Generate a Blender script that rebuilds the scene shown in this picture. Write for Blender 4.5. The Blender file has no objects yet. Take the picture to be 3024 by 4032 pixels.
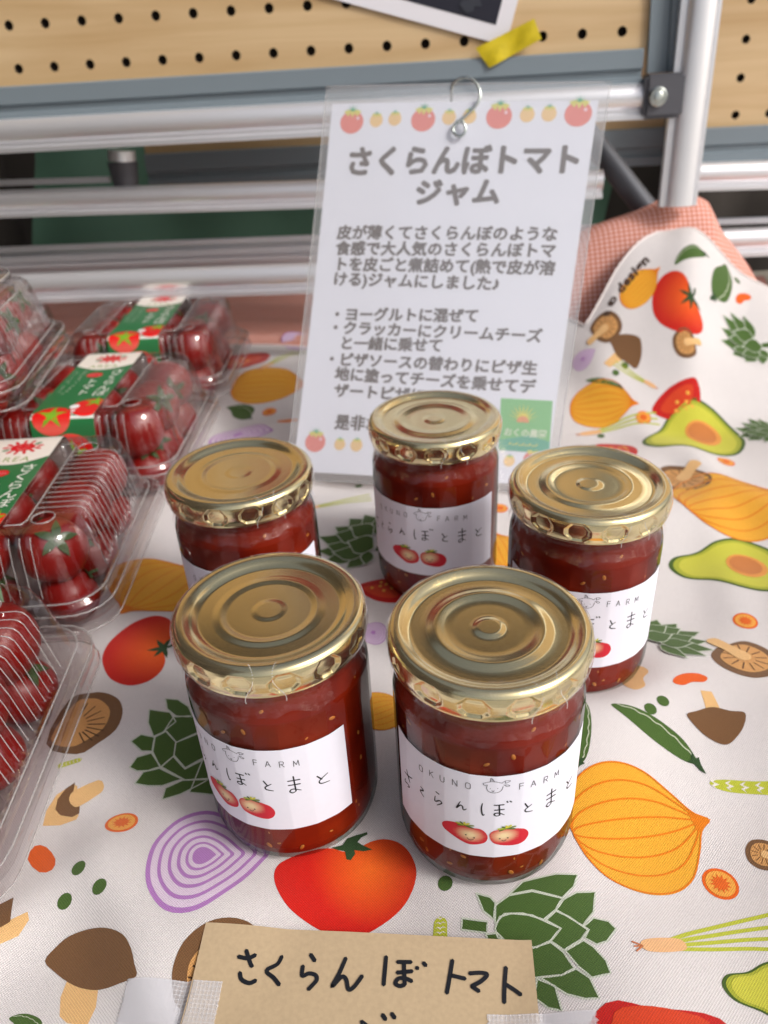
import bpy, bmesh, math, random
import numpy as np
from mathutils import Vector, Matrix
from mathutils.geometry import tessellate_polygon
random.seed(7)
rng = np.random.default_rng(7)
SC = bpy.context.scene
COL = SC.collection
PI = math.pi

# ---------------------------------------------------------------- camera
F_PX, PITCH, ROLL, CAM_H = 3082.0, math.radians(31.6317), math.radians(-3.4955), 0.26282
FW = np.array([0, math.cos(PITCH), -math.sin(PITCH)])
_rt = np.array([1.0, 0, 0]); _up = np.cross(_rt, FW)
RT = _rt * math.cos(ROLL) + _up * math.sin(ROLL)
UP = -_rt * math.sin(ROLL) + _up * math.cos(ROLL)
EYE = np.array([0, 0, CAM_H])
cd = bpy.data.cameras.new('camera'); cam = bpy.data.objects.new('camera', cd); COL.objects.link(cam)
M = Matrix.Identity(4)
for i in range(3):
    M[i][0] = RT[i]; M[i][1] = UP[i]; M[i][2] = -FW[i]; M[i][3] = EYE[i]
cam.matrix_world = M
cd.sensor_fit = 'VERTICAL'; cd.sensor_height = 36.0; cd.sensor_width = 27.0
cd.lens = 36.0 * F_PX / 4032
cd.clip_start = 0.01; cd.clip_end = 200
cd.dof.use_dof = True; cd.dof.focus_distance = 0.272; cd.dof.aperture_fstop = 12.0
SC.camera = cam

# ---------------------------------------------------------------- world, sun, exposure
SUN_EL, SUN_AZ = math.radians(42), math.radians(124)      # azimuth clockwise from +Y
w = bpy.data.worlds.new('World'); SC.world = w; w.use_nodes = True
nt = w.node_tree; nt.nodes.clear()
sky = nt.nodes.new('ShaderNodeTexSky'); sky.sky_type = 'NISHITA'; sky.sun_disc = False
sky.sun_elevation = SUN_EL; sky.sun_rotation = SUN_AZ
sky.air_density = 1.0; sky.dust_density = 6.0; sky.ozone_density = 1.0
bg = nt.nodes.new('ShaderNodeBackground'); bg.inputs[1].default_value = 0.12
wo = nt.nodes.new('ShaderNodeOutputWorld')
hs = nt.nodes.new('ShaderNodeHueSaturation'); hs.inputs['Saturation'].default_value = 0.6   # thin overcast greys the sky
nt.links.new(sky.outputs[0], hs.inputs['Color']); nt.links.new(hs.outputs[0], bg.inputs[0]); nt.links.new(bg.outputs[0], wo.inputs[0])
sl = bpy.data.lights.new('sun', 'SUN'); sl.energy = 1.9; sl.angle = math.radians(15); sl.color = (1.0, 0.98, 0.95)
so = bpy.data.objects.new('sun', sl); COL.objects.link(so)
sdir = Vector((math.sin(SUN_AZ) * math.cos(SUN_EL), math.cos(SUN_AZ) * math.cos(SUN_EL), math.sin(SUN_EL)))
so.rotation_euler = sdir.to_track_quat('Z', 'Y').to_euler(); so.location = sdir * 3
SC.view_settings.view_transform = 'Standard'; SC.view_settings.look = 'None'
SC.view_settings.exposure = 0.05; SC.view_settings.gamma = 1.0
SC.cycles.max_bounces = 14; SC.cycles.transparent_max_bounces = 32
SC.cycles.transmission_bounces = 12; SC.cycles.glossy_bounces = 6; SC.cycles.diffuse_bounces = 4
SC.cycles.caustics_reflective = True; SC.cycles.caustics_refractive = True
SC.cycles.use_denoising = True

# ---------------------------------------------------------------- pixel rays (photo shown 1659 px wide)
S = 3024 / 1659
def ray(X, Y):
    d = FW + RT * (X * S - 1512) / F_PX - UP * (Y * S - 2016) / F_PX
    return d
def at_z(X, Y, z=0.0):
    d = ray(X, Y); return EYE + d * ((z - EYE[2]) / d[2])
def at_y(X, Y, y):
    d = ray(X, Y); return EYE + d * (y / d[1])
# rack plane (front pegboard), fitted from the 30 mm hole grid
PO = np.array([-0.2742, 0.7393, 0.2507])
def rotm(a, b, c):
    return np.array(Matrix.Rotation(a, 3, 'Z') @ Matrix.Rotation(b, 3, 'X') @ Matrix.Rotation(c, 3, 'Y'))
PM = rotm(math.radians(-5.4003), math.radians(-4.4185), math.radians(-0.1244))
def at_p(X, Y, off=0.0):
    d = ray(X, Y); n = PM[:, 1]; t = ((PO + n * off - EYE) @ n) / (d @ n); return EYE + d * t
def pl_local(P):
    return PM.T @ (np.asarray(P) - PO)
def pl_world(x, off, z):
    return PO + PM @ np.array([x, off, z])

# ---------------------------------------------------------------- material helpers
def lin(c):
    return tuple(((v / 12.92) if v <= 0.04045 else ((v + 0.055) / 1.055) ** 2.4) for v in c)
def srgb(r, g, b):
    return lin((r / 255, g / 255, b / 255)) + (1.0,)
def new_mat(name):
    m = bpy.data.materials.new(name); m.use_nodes = True
    return m, m.node_tree, m.node_tree.nodes['Principled BSDF']
def mat(name, col, rough=0.5, metal=0.0, bump=None, var=None, coat=0.0, spec=None, sheen=0.0):
    """bump=(scale, strength, distance) noise bump; var=(scale, amount) noise colour variation"""
    m, t, b = new_mat(name)
    b.inputs['Base Color'].default_value = tuple(col[:3]) + (1,)
    b.inputs['Roughness'].default_value = rough; b.inputs['Metallic'].default_value = metal
    b.inputs['Coat Weight'].default_value = coat
    if spec is not None: b.inputs['Specular IOR Level'].default_value = spec
    if sheen: b.inputs['Sheen Weight'].default_value = sheen
    tc = t.nodes.new('ShaderNodeTexCoord')
    if bump:
        n = t.nodes.new('ShaderNodeTexNoise'); n.inputs['Scale'].default_value = bump[0]; n.inputs['Detail'].default_value = 4
        bp = t.nodes.new('ShaderNodeBump'); bp.inputs['Strength'].default_value = bump[1]; bp.inputs['Distance'].default_value = bump[2]
        t.links.new(tc.outputs['Object'], n.inputs[0]); t.links.new(n.outputs[0], bp.inputs['Height']); t.links.new(bp.outputs[0], b.inputs['Normal'])
    if var:
        n = t.nodes.new('ShaderNodeTexNoise'); n.inputs['Scale'].default_value = var[0]; n.inputs['Detail'].default_value = 5
        mr = t.nodes.new('ShaderNodeMapRange'); mr.inputs['To Min'].default_value = 1 - var[1]; mr.inputs['To Max'].default_value = 1 + var[1]
        mx = t.nodes.new('ShaderNodeVectorMath'); mx.operation = 'SCALE'; mx.inputs[0].default_value = col[:3]
        t.links.new(tc.outputs['Object'], n.inputs[0]); t.links.new(n.outputs[0], mr.inputs[0]); t.links.new(mr.outputs[0], mx.inputs['Scale'])
        t.links.new(mx.outputs[0], b.inputs['Base Color'])
    return m
def add_weave(t, b, pitch=0.00050, dist=0.00011, strength=0.8, colmul=None):
    """plain weave: two crossed thread waves in x and y (object space)"""
    tc = t.nodes.new('ShaderNodeTexCoord'); sp = t.nodes.new('ShaderNodeSeparateXYZ'); t.links.new(tc.outputs['Object'], sp.inputs[0])
    outs = []
    nz = t.nodes.new('ShaderNodeTexNoise'); nz.inputs['Scale'].default_value = 900; t.links.new(tc.outputs['Object'], nz.inputs[0])
    for ax in (0, 1):
        mu = t.nodes.new('ShaderNodeMath'); mu.operation = 'MULTIPLY_ADD'; mu.inputs[1].default_value = 2 * PI / pitch / 2; t.links.new(sp.outputs[ax], mu.inputs[0])
        t.links.new(nz.outputs[0], mu.inputs[2])
        si = t.nodes.new('ShaderNodeMath'); si.operation = 'SINE'; t.links.new(mu.outputs[0], si.inputs[0]); outs.append(si)
    pr = t.nodes.new('ShaderNodeMath'); pr.operation = 'MULTIPLY'; t.links.new(outs[0].outputs[0], pr.inputs[0]); t.links.new(outs[1].outputs[0], pr.inputs[1])
    n2 = t.nodes.new('ShaderNodeTexNoise'); n2.inputs['Scale'].default_value = 1600; n2.inputs['Detail'].default_value = 3; t.links.new(tc.outputs['Object'], n2.inputs[0])
    ad = t.nodes.new('ShaderNodeMath'); ad.operation = 'MULTIPLY_ADD'; ad.inputs[1].default_value = 2.0; t.links.new(n2.outputs[0], ad.inputs[0]); t.links.new(pr.outputs[0], ad.inputs[2])
    bp = t.nodes.new('ShaderNodeBump'); bp.inputs['Strength'].default_value = strength; bp.inputs['Distance'].default_value = dist
    t.links.new(ad.outputs[0], bp.inputs['Height']); t.links.new(bp.outputs[0], b.inputs['Normal'])
    mr = t.nodes.new('ShaderNodeMapRange'); mr.inputs['From Min'].default_value = -0.2; mr.inputs['From Max'].default_value = 2.2
    mr.inputs['To Min'].default_value = 0.74; mr.inputs['To Max'].default_value = 1.12
    t.links.new(ad.outputs[0], mr.inputs[0])
    return mr.outputs[0]
def vcol_mat(name, rough=0.7, weave=False, bump=None, spec=0.3, coat=0.0, grain=None):
    m, t, b = new_mat(name)
    a = t.nodes.new('ShaderNodeVertexColor'); a.layer_name = 'Col'
    b.inputs['Roughness'].default_value = rough; b.inputs['Specular IOR Level'].default_value = spec; b.inputs['Coat Weight'].default_value = coat
    src = a.outputs[0]
    if weave:
        f = add_weave(t, b)
        mx = t.nodes.new('ShaderNodeVectorMath'); mx.operation = 'SCALE'; t.links.new(src, mx.inputs[0]); t.links.new(f, mx.inputs['Scale']); src = mx.outputs[0]
        b.inputs['Sheen Weight'].default_value = 0.15
    if grain:
        tc = t.nodes.new('ShaderNodeTexCoord'); n = t.nodes.new('ShaderNodeTexNoise'); n.inputs['Scale'].default_value = grain[0]; n.inputs['Detail'].default_value = 3
        mr = t.nodes.new('ShaderNodeMapRange'); mr.inputs['To Min'].default_value = 1 - grain[1]; mr.inputs['To Max'].default_value = 1 + grain[1]
        mx = t.nodes.new('ShaderNodeVectorMath'); mx.operation = 'SCALE'
        t.links.new(tc.outputs['Object'], n.inputs[0]); t.links.new(n.outputs[0], mr.inputs[0]); t.links.new(src, mx.inputs[0]); t.links.new(mr.outputs[0], mx.inputs['Scale']); src = mx.outputs[0]
    t.links.new(src, b.inputs['Base Color'])
    return m
def clear_mat(name, tint=(0.93, 0.93, 0.93), rough=0.06, ior=1.5, bump=None, haze=0.0, hazecol=(0.8, 0.8, 0.82), gain=1.7):
    """thin clear plastic: fresnel mix of transparent and gloss, plus a little milky diffuse"""
    m = bpy.data.materials.new(name); m.use_nodes = True; t = m.node_tree; t.nodes.clear()
    o = t.nodes.new('ShaderNodeOutputMaterial'); tr = t.nodes.new('ShaderNodeBsdfTransparent'); tr.inputs[0].default_value = tint + (1,)
    gl = t.nodes.new('ShaderNodeBsdfGlossy'); gl.inputs['Roughness'].default_value = rough; gl.inputs[0].default_value = (1, 1, 1, 1)
    ge = t.nodes.new('ShaderNodeNewGeometry'); fr = t.nodes.new('ShaderNodeVectorMath'); fr.operation = 'DOT_PRODUCT'   # Schlick term, same from both sides
    t.links.new(ge.outputs['Normal'], fr.inputs[0]); t.links.new(ge.outputs['Incoming'], fr.inputs[1])
    ab = t.nodes.new('ShaderNodeMath'); ab.operation = 'ABSOLUTE'; t.links.new(fr.outputs['Value'], ab.inputs[0])
    om = t.nodes.new('ShaderNodeMath'); om.operation = 'SUBTRACT'; om.inputs[0].default_value = 1; t.links.new(ab.outputs[0], om.inputs[1]); om.use_clamp = True
    pw = t.nodes.new('ShaderNodeMath'); pw.operation = 'POWER'; pw.inputs[1].default_value = 5; t.links.new(om.outputs[0], pw.inputs[0])
    f0 = ((ior - 1) / (ior + 1)) ** 2 * gain
    ml = t.nodes.new('ShaderNodeMath'); ml.operation = 'MULTIPLY_ADD'; ml.inputs[1].default_value = 0.85; ml.inputs[2].default_value = f0; ml.use_clamp = True
    mx = t.nodes.new('ShaderNodeMixShader'); t.links.new(pw.outputs[0], ml.inputs[0]); t.links.new(ml.outputs[0], mx.inputs[0])
    base = tr.outputs[0]
    if haze:
        df = t.nodes.new('ShaderNodeBsdfDiffuse'); df.inputs[0].default_value = hazecol + (1,)
        m0 = t.nodes.new('ShaderNodeMixShader'); m0.inputs[0].default_value = haze
        t.links.new(tr.outputs[0], m0.inputs[1]); t.links.new(df.outputs[0], m0.inputs[2]); base = m0.outputs[0]
    t.links.new(base, mx.inputs[1]); t.links.new(gl.outputs[0], mx.inputs[2]); t.links.new(mx.outputs[0], o.inputs[0])
    if bump:
        tc = t.nodes.new('ShaderNodeTexCoord'); n = t.nodes.new('ShaderNodeTexNoise'); n.inputs['Scale'].default_value = bump[0]; n.inputs['Detail'].default_value = 3
        bp = t.nodes.new('ShaderNodeBump'); bp.inputs['Strength'].default_value = bump[1]; bp.inputs['Distance'].default_value = bump[2]
        t.links.new(tc.outputs['Object'], n.inputs[0]); t.links.new(n.outputs[0], bp.inputs['Height'])
        t.links.new(bp.outputs[0], gl.inputs['Normal']); t.links.new(bp.outputs[0], fr.inputs[0])
    return m

# ---------------------------------------------------------------- object helpers
def tag(o, label=None, cat=None, group=None, kind=None):
    if label: o['label'] = label
    if cat: o['category'] = cat
    if group: o['group'] = group
    if kind: o['kind'] = kind
    return o
def empty(name, loc=(0, 0, 0), rz=0.0):
    o = bpy.data.objects.new(name, None); COL.objects.link(o); o.location = loc; o.rotation_euler = (0, 0, rz); o.empty_display_size = 0.02
    return o
def mesh_obj(name, verts, faces, material, parent=None, smooth=True, cols=None):
    me = bpy.data.meshes.new(name); me.from_pydata([tuple(map(float, v)) for v in verts], [], faces)
    if cols is not None:
        a = me.color_attributes.new('Col', 'FLOAT_COLOR', 'POINT')
        a.data.foreach_set('color', np.asarray(cols, dtype=np.float32).ravel())
    if smooth: me.polygons.foreach_set('use_smooth', [True] * len(me.polygons))
    me.materials.append(material); me.update()
    o = bpy.data.objects.new(name, me); COL.objects.link(o)
    if parent is not None: o.parent = parent
    return o
def copy_tree(o, parent=None):
    c = o.copy(); COL.objects.link(c)
    if parent is not None: c.parent = parent
    for ch in list(o.children): copy_tree(ch, c)
    return c
class MB:
    def __init__(s): s.v = []; s.f = []
    def add(s, V, Fc):
        n = len(s.v); s.v += [tuple(map(float, p)) for p in V]; s.f += [tuple(i + n for i in f) for f in Fc]
    def box(s, lo, hi, T=None):
        V = [(x, y, z) for x in (lo[0], hi[0]) for y in (lo[1], hi[1]) for z in (lo[2], hi[2])]
        if T: V = [T(*p) for p in V]
        s.add(V, [(0, 1, 3, 2), (4, 6, 7, 5), (0, 4, 5, 1), (2, 3, 7, 6), (0, 2, 6, 4), (1, 5, 7, 3)])
    def tube(s, path, r, n=12, cap=True):
        P = [np.array(p, float) for p in path]; k = len(P); V = []
        rr = r if hasattr(r, '__len__') else [r] * k
        prev = None
        for i in range(k):
            t = P[min(i + 1, k - 1)] - P[max(i - 1, 0)]; t = t / (np.linalg.norm(t) + 1e-12)
            if prev is None:
                a = np.cross(t, [0, 0, 1]) if abs(t[2]) < 0.9 else np.cross(t, [1, 0, 0])
            else: a = prev - t * (prev @ t)
            a = a / np.linalg.norm(a); prev = a; b = np.cross(t, a)
            for j in range(n):
                an = 2 * PI * j / n; V.append(P[i] + rr[i] * (a * math.cos(an) + b * math.sin(an)))
        Fc = [(i * n + j, i * n + (j + 1) % n, (i + 1) * n + (j + 1) % n, (i + 1) * n + j) for i in range(k - 1) for j in range(n)]
        if cap: Fc += [tuple(range(n))[::-1], tuple((k - 1) * n + j for j in range(n))]
        s.add(V, Fc)
    def extrude(s, sec, A, B, ux, uz):
        """closed section [(a,b)] along A->B with axes ux, uz"""
        n = len(sec); V = [A + ux * a + uz * b for a, b in sec] + [B + ux * a + uz * b for a, b in sec]
        s.add(V, [(j, (j + 1) % n, n + (j + 1) % n, n + j) for j in range(n)] + [tuple(range(n))[::-1], tuple(range(n, 2 * n))])
    def sphere(s, c, r, nu=12, nv=8, sc=(1, 1, 1), R=None):
        V = []; Fc = []
        for i in range(nv + 1):
            th = PI * i / nv
            for j in range(nu):
                p = np.array([math.sin(th) * math.cos(2 * PI * j / nu) * sc[0], math.sin(th) * math.sin(2 * PI * j / nu) * sc[1], math.cos(th) * sc[2]]) * r
                if R is not None: p = R @ p
                V.append(np.array(c) + p)
        Fc = [(i * nu + j, (i + 1) * nu + j, (i + 1) * nu + (j + 1) % nu, i * nu + (j + 1) % nu) for i in range(nv) for j in range(nu)]
        s.add(V, Fc)
    def build(s, name, m, parent=None, smooth=True): return mesh_obj(name, s.v, s.f, m, parent, smooth)
def autosmooth(o, ang=35):
    bm = bmesh.new(); bm.from_mesh(o.data); bmesh.ops.remove_doubles(bm, verts=bm.verts, dist=1e-6); bmesh.ops.recalc_face_normals(bm, faces=bm.faces)
    for e in bm.edges:
        if len(e.link_faces) == 2 and e.calc_face_angle(0) > math.radians(ang): e.smooth = False
    for f in bm.faces: f.smooth = True
    bm.to_mesh(o.data); bm.free(); return o

def smooth_closed(pts, n=6):
    P = [np.array(p, float) for p in pts]; k = len(P); out = []
    for i in range(k):
        a, b, c, d = P[i - 1], P[i], P[(i + 1) % k], P[(i + 2) % k]
        for j in range(n):
            t = j / n; out.append(0.5 * ((2 * b) + (c - a) * t + (2 * a - 5 * b + 4 * c - d) * t * t + (3 * b - a - 3 * c + d) * t ** 3))
    return out
def smooth_open(pts, n=5):
    P = [np.array(p, float) for p in pts]; k = len(P)
    if k < 3: return P
    out = []
    for i in range(k - 1):
        a = P[max(i - 1, 0)]; b = P[i]; c = P[i + 1]; d = P[min(i + 2, k - 1)]
        for j in range(n):
            t = j / n; out.append(0.5 * ((2 * b) + (c - a) * t + (2 * a - 5 * b + 4 * c - d) * t * t + (3 * b - a - 3 * c + d) * t ** 3))
    out.append(P[-1]); return out
def ribbon(pts, w, taper=False, sm=True, n=5):
    P = smooth_open(pts, n) if sm else [np.array(p, float) for p in pts]
    k = len(P); L = []; R = []
    for i in range(k):
        t = P[min(i + 1, k - 1)] - P[max(i - 1, 0)]; t = t / (np.linalg.norm(t) + 1e-12); nrm = np.array([-t[1], t[0]])
        ww = w / 2
        if taper: ww *= (0.25 + 0.75 * math.sin(PI * (i + 0.5) / k) ** 0.5)
        L.append(P[i] + nrm * ww); R.append(P[i] - nrm * ww)
    t0 = P[0] - P[1]; t0 = t0 / (np.linalg.norm(t0) + 1e-12); t1 = P[-1] - P[-2]; t1 = t1 / (np.linalg.norm(t1) + 1e-12)
    if not taper: return [P[0] + t0 * w * 0.4] + L + [P[-1] + t1 * w * 0.4] + R[::-1], (L, R, P[0] + t0 * w * .4, P[-1] + t1 * w * .4)
    return L + R[::-1], (L, R, P[0], P[-1])

class Decal:
    """flat printed shapes laid on a surface; fn(x, y, lift) -> 3D point"""
    def __init__(s, fn, cell=0.004, eps=0.00012):
        s.fn = fn; s.cell = cell; s.eps = eps; s.v = []; s.f = []; s.c = []; s.layer = 1
    def _emit(s, V2, Fc, col, lift):
        n = len(s.v)
        for p in V2:
            s.v.append(s.fn(p[0], p[1], lift)); c = col(p) if callable(col) else col
            s.c.append(tuple(c[:3]) + (1.0,))
        s.f += [tuple(i + n for i in f) for f in Fc]
    def poly(s, pts, col, T=None, layer=None):
        if T: pc = [T(p) for p in pts]
        else: pc = [np.array(p, float) for p in pts]
        lift = s.eps * (s.layer if layer is None else layer)
        xs = [p[0] for p in pc]; ys = [p[1] for p in pc]
        tris = tessellate_polygon([[Vector((p[0], p[1], 0)) for p in pc]])
        bm = bmesh.new(); vs = [bm.verts.new((p[0], p[1], 0)) for p in pc]
        for t in tris:
            try: bm.faces.new([vs[i] for i in t])
            except ValueError: pass
        c = s.cell
        if max(xs) - min(xs) > c or max(ys) - min(ys) > c:
            for ax in (0, 1):
                lo, hi = (min(xs), max(xs)) if ax == 0 else (min(ys), max(ys))
                k = math.ceil(lo / c)
                while k * c < hi:
                    no = (1, 0, 0) if ax == 0 else (0, 1, 0); co = (k * c, 0, 0) if ax == 0 else (0, k * c, 0)
                    bmesh.ops.bisect_plane(bm, geom=bm.verts[:] + bm.edges[:] + bm.faces[:], plane_co=co, plane_no=no, dist=1e-7)
                    k += 1
        bmesh.ops.triangulate(bm, faces=bm.faces)
        bm.verts.index_update()
        V2 = [(v.co.x, v.co.y) for v in bm.verts]
        Fc = []
        for f in bm.faces:
            if f.calc_area() < 1e-14: continue
            idx = [v.index for v in f.verts]
            if f.normal.z < 0: idx = idx[::-1]
            Fc.append(tuple(idx))
        bm.free()
        s._emit(V2, Fc, col, lift)
    def stroke(s, pts, w, col, T=None, taper=False, sm=True):
        pts = [np.array(T(p) if T else p, float) for p in pts]
        if len(pts) == 2: pts = [pts[0] + (pts[1] - pts[0]) * k / 5 for k in range(6)]
        elif not sm: pts = [a + (b_ - a) * k / 3 for a, b_ in zip(pts[:-1], pts[1:]) for k in range(3)] + [pts[-1]]
        _, (L, R, e0, e1) = ribbon(pts, w, taper, sm)
        V = [e0] + [q for pr in zip(L, R) for q in pr] + [e1]; k = len(L); Fc = [(0, 2, 1)]
        for i in range(k - 1): a = 1 + 2 * i; Fc.append((a, a + 1, a + 3, a + 2))
        Fc.append((1 + 2 * (k - 1), 2 + 2 * (k - 1), 1 + 2 * k))
        s._emit(V, Fc, col, s.eps * s.layer)
    def circle(s, c, r, col, n=20, r2=None, T=None, ang=0):
        r2 = r2 or r
        ca, sa = math.cos(ang), math.sin(ang)
        s.poly([(c[0] + r * math.cos(a) * ca - r2 * math.sin(a) * sa, c[1] + r * math.cos(a) * sa + r2 * math.sin(a) * ca) for a in np.linspace(0, 2 * PI, n, endpoint=False)], col, T)
    def text(s, body, x, y, size, col, T=None, offset=0.0, align='LEFT', sx=1.0, spacing=1.0):
        cu = bpy.data.curves.new('txt', 'FONT'); cu.body = body; cu.size = size; cu.resolution_u = 2; cu.offset = offset; cu.align_x = align; cu.space_character = spacing
        ob = bpy.data.objects.new('txt', cu); COL.objects.link(ob)
        dg = bpy.context.evaluated_depsgraph_get(); me = ob.evaluated_get(dg).to_mesh()
        V2 = [(v.co.x * sx + x, v.co.y + y) for v in me.vertices]
        if T: V2 = [T(p) for p in V2]
        Fc = [tuple(p.vertices) for p in me.polygons]
        ob.evaluated_get(dg).to_mesh_clear(); bpy.data.objects.remove(ob); bpy.data.curves.remove(cu)
        s._emit(V2, Fc, col, s.eps * s.layer)
    def build(s, name, m, parent=None): return mesh_obj(name, s.v, s.f, m, parent, True, s.c)

# ================================================================= TABLE CLOTH
JARS = {'FR': (0.03188, 0.19623), 'FL': (-0.04137, 0.2122), 'C': (0.0281, 0.3577), 'RR': (0.08695, 0.28384), 'RL': (-0.06446, 0.31294)}
def sstep(a, b, x):
    t = np.clip((x - a) / (b - a), 0, 1); return t * t * (3 - 2 * t)
_waves = []
for k in range(26):
    a = rng.uniform(0, PI); L = rng.uniform(0.05, 0.16); _waves.append((math.cos(a) * 2 * PI / L, math.sin(a) * 2 * PI / L, rng.uniform(0, 2 * PI), L / 0.16))
def cloth_h(x, y):
    x = np.asarray(x, float); y = np.asarray(y, float); z = 0 * x
    for kx, ky, ph, amp in _waves: z = z + np.sin(kx * x + ky * y + ph) * amp * 0.0014
    # soft folds pulled towards the front left and along the right
    z = z + 0.0040 * np.exp(-((x * 0.86 + y * 0.5 + 0.005) / 0.011) ** 2) * sstep(0.235, 0.15, y) * sstep(0.0, -0.05, x)
    z = z + 0.0045 * np.exp(-((x * 0.80 - y * 0.6 + 0.215) / 0.012) ** 2) * sstep(0.20, 0.14, y)
    z = z + 0.0035 * np.exp(-((x * 0.93 - y * 0.37 + 0.035) / 0.010) ** 2) * sstep(0.22, 0.16, y) * sstep(0.02, 0.06, x)
    z = z + 0.0035 * np.exp(-((x - 0.235 + 0.35 * (y - 0.4)) / 0.016) ** 2) * sstep(0.3, 0.42, y)
    z = z + 0.0030 * np.exp(-((x - 0.175 - 0.25 * (y - 0.3)) / 0.014) ** 2) * sstep(0.24, 0.34, y)
    flat = 1.0 + 0 * x
    for jx, jy in JARS.values(): flat = flat * (1 - 0.9 * np.exp(-(((x - jx) ** 2 + (y - jy) ** 2) / 0.034 ** 2) ** 2))
    flat = flat * (1 - 0.85 * sstep(-0.11, -0.15, x) * sstep(0.15, 0.19, y))
    z = z * flat
    z = z + 0.112 * np.exp(-((x - 0.243) / np.where(x > .243, 0.112, 0.100)) ** 2) * sstep(0.50, 0.68, y) + 0.004 * np.sin((x * 0.9 - y * 0.35) * 95) * sstep(0.52, 0.62, y) * sstep(0.14, 0.2, x)
    return z
def cloth_p(x, y, lift=0.0):
    e = 1e-4; h0 = float(cloth_h(x, y)); nx = -(float(cloth_h(x + e, y)) - h0) / e; ny = -(float(cloth_h(x, y + e)) - h0) / e
    l = math.sqrt(nx * nx + ny * ny + 1); return (x + lift * nx / l, y + lift * ny / l, h0 + lift / l)
def on_cloth(X, Y):
    d = ray(X, Y); ts = np.linspace(0.12, 1.0, 1200) / d[1] if d[1] > 0 else np.linspace(0.1, 0.4, 1200)
    P = EYE[None] + d[None] * ts[:, None]; g = P[:, 2] - cloth_h(P[:, 0], P[:, 1]); i = int(np.argmax(g < 0))
    if i == 0:
        Q = at_z(X, Y); return Q[:2]
    f = g[i - 1] / (g[i - 1] - g[i]); return (P[i - 1] + (P[i] - P[i - 1]) * f)[:2]
def y_back(x):
    xs = [-0.6, 0.130, 0.150, 0.172, 0.20, 0.242, 0.262, 0.30, 0.36, 0.6]
    ys = [0.770, 0.765, 0.66, 0.615, 0.640, 0.668, 0.664, 0.655, 0.645, 0.60]
    return np.interp(x, xs, ys)

m_cloth, t, b = new_mat('printed_cotton'); f = add_weave(t, b)
b.inputs['Roughness'].default_value = 0.85; b.inputs['Specular IOR Level'].default_value = 0.2; b.inputs['Sheen Weight'].default_value = 0.2
mx = t.nodes.new('ShaderNodeVectorMath'); mx.operation = 'SCALE'; mx.inputs[0].default_value = srgb(216, 211, 211)[:3]
t.links.new(f, mx.inputs['Scale']); t.links.new(mx.outputs[0], b.inputs['Base Color'])
xs = np.linspace(-0.55, 0.50, 351); NY = 281
V = np.zeros((len(xs), NY, 3))
for i, x in enumerate(xs):
    yb = y_back(x); yy = 0.02 + (yb - 0.02) * np.linspace(0, 1, NY); V[i, :, 0] = x; V[i, :, 1] = yy
V[:, :, 2] = cloth_h(V[:, :, 0], V[:, :, 1])
nx_, ny_ = len(xs), NY
Fc = [(i * ny_ + j, (i + 1) * ny_ + j, (i + 1) * ny_ + j + 1, i * ny_ + j + 1) for i in range(nx_ - 1) for j in range(ny_ - 1)]
cloth = mesh_obj('tablecloth', V.reshape(-1, 3), Fc, m_cloth)
hm = MB(); hm.tube([(x, y_back(x) - .0006, float(cloth_h(x, y_back(x))) + .0003) for x in np.linspace(-.55, .5, 260)], .0009, 6)
hm.build('hem', mat('hem_cotton', srgb(222, 212, 210), .9), cloth)
tag(cloth, 'white cotton tablecloth printed with vegetables, spread under the jam jars', 'tablecloth')

D = Decal(cloth_p, 0.0045, 0.00013)
def frame2(A, B, flip=1):
    a = np.array(on_cloth(*A)); b_ = np.array(on_cloth(*B)); U = b_ - a; Vv = np.array([-U[1], U[0]]) * flip
    return lambda p: a + U * p[0] + Vv * p[1]
RED, RED2, ORG, GRN, DGRN = srgb(196, 26, 12), srgb(216, 50, 16), srgb(232, 96, 24), srgb(70, 98, 42), srgb(46, 72, 40)
YEL, YLN, PUR, PPL = srgb(228, 164, 46), srgb(222, 122, 10), srgb(176, 122, 190), srgb(218, 200, 220)
BRN, DBR, TAN, LTAN = srgb(116, 82, 52), srgb(80, 52, 30), srgb(206, 152, 92), srgb(226, 182, 124)
AVO, AVY, WHT, ASP = srgb(66, 92, 28), srgb(196, 194, 66), srgb(226, 220, 214), srgb(184, 190, 60)
def lerp(a, b, t): t = max(0, min(1, t)); return tuple(a[i] * (1 - t) + b[i] * t for i in range(3))
def sym(up): return up + [(u, -v) for u, v in up[::-1] if abs(v) > 1e-6]

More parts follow.
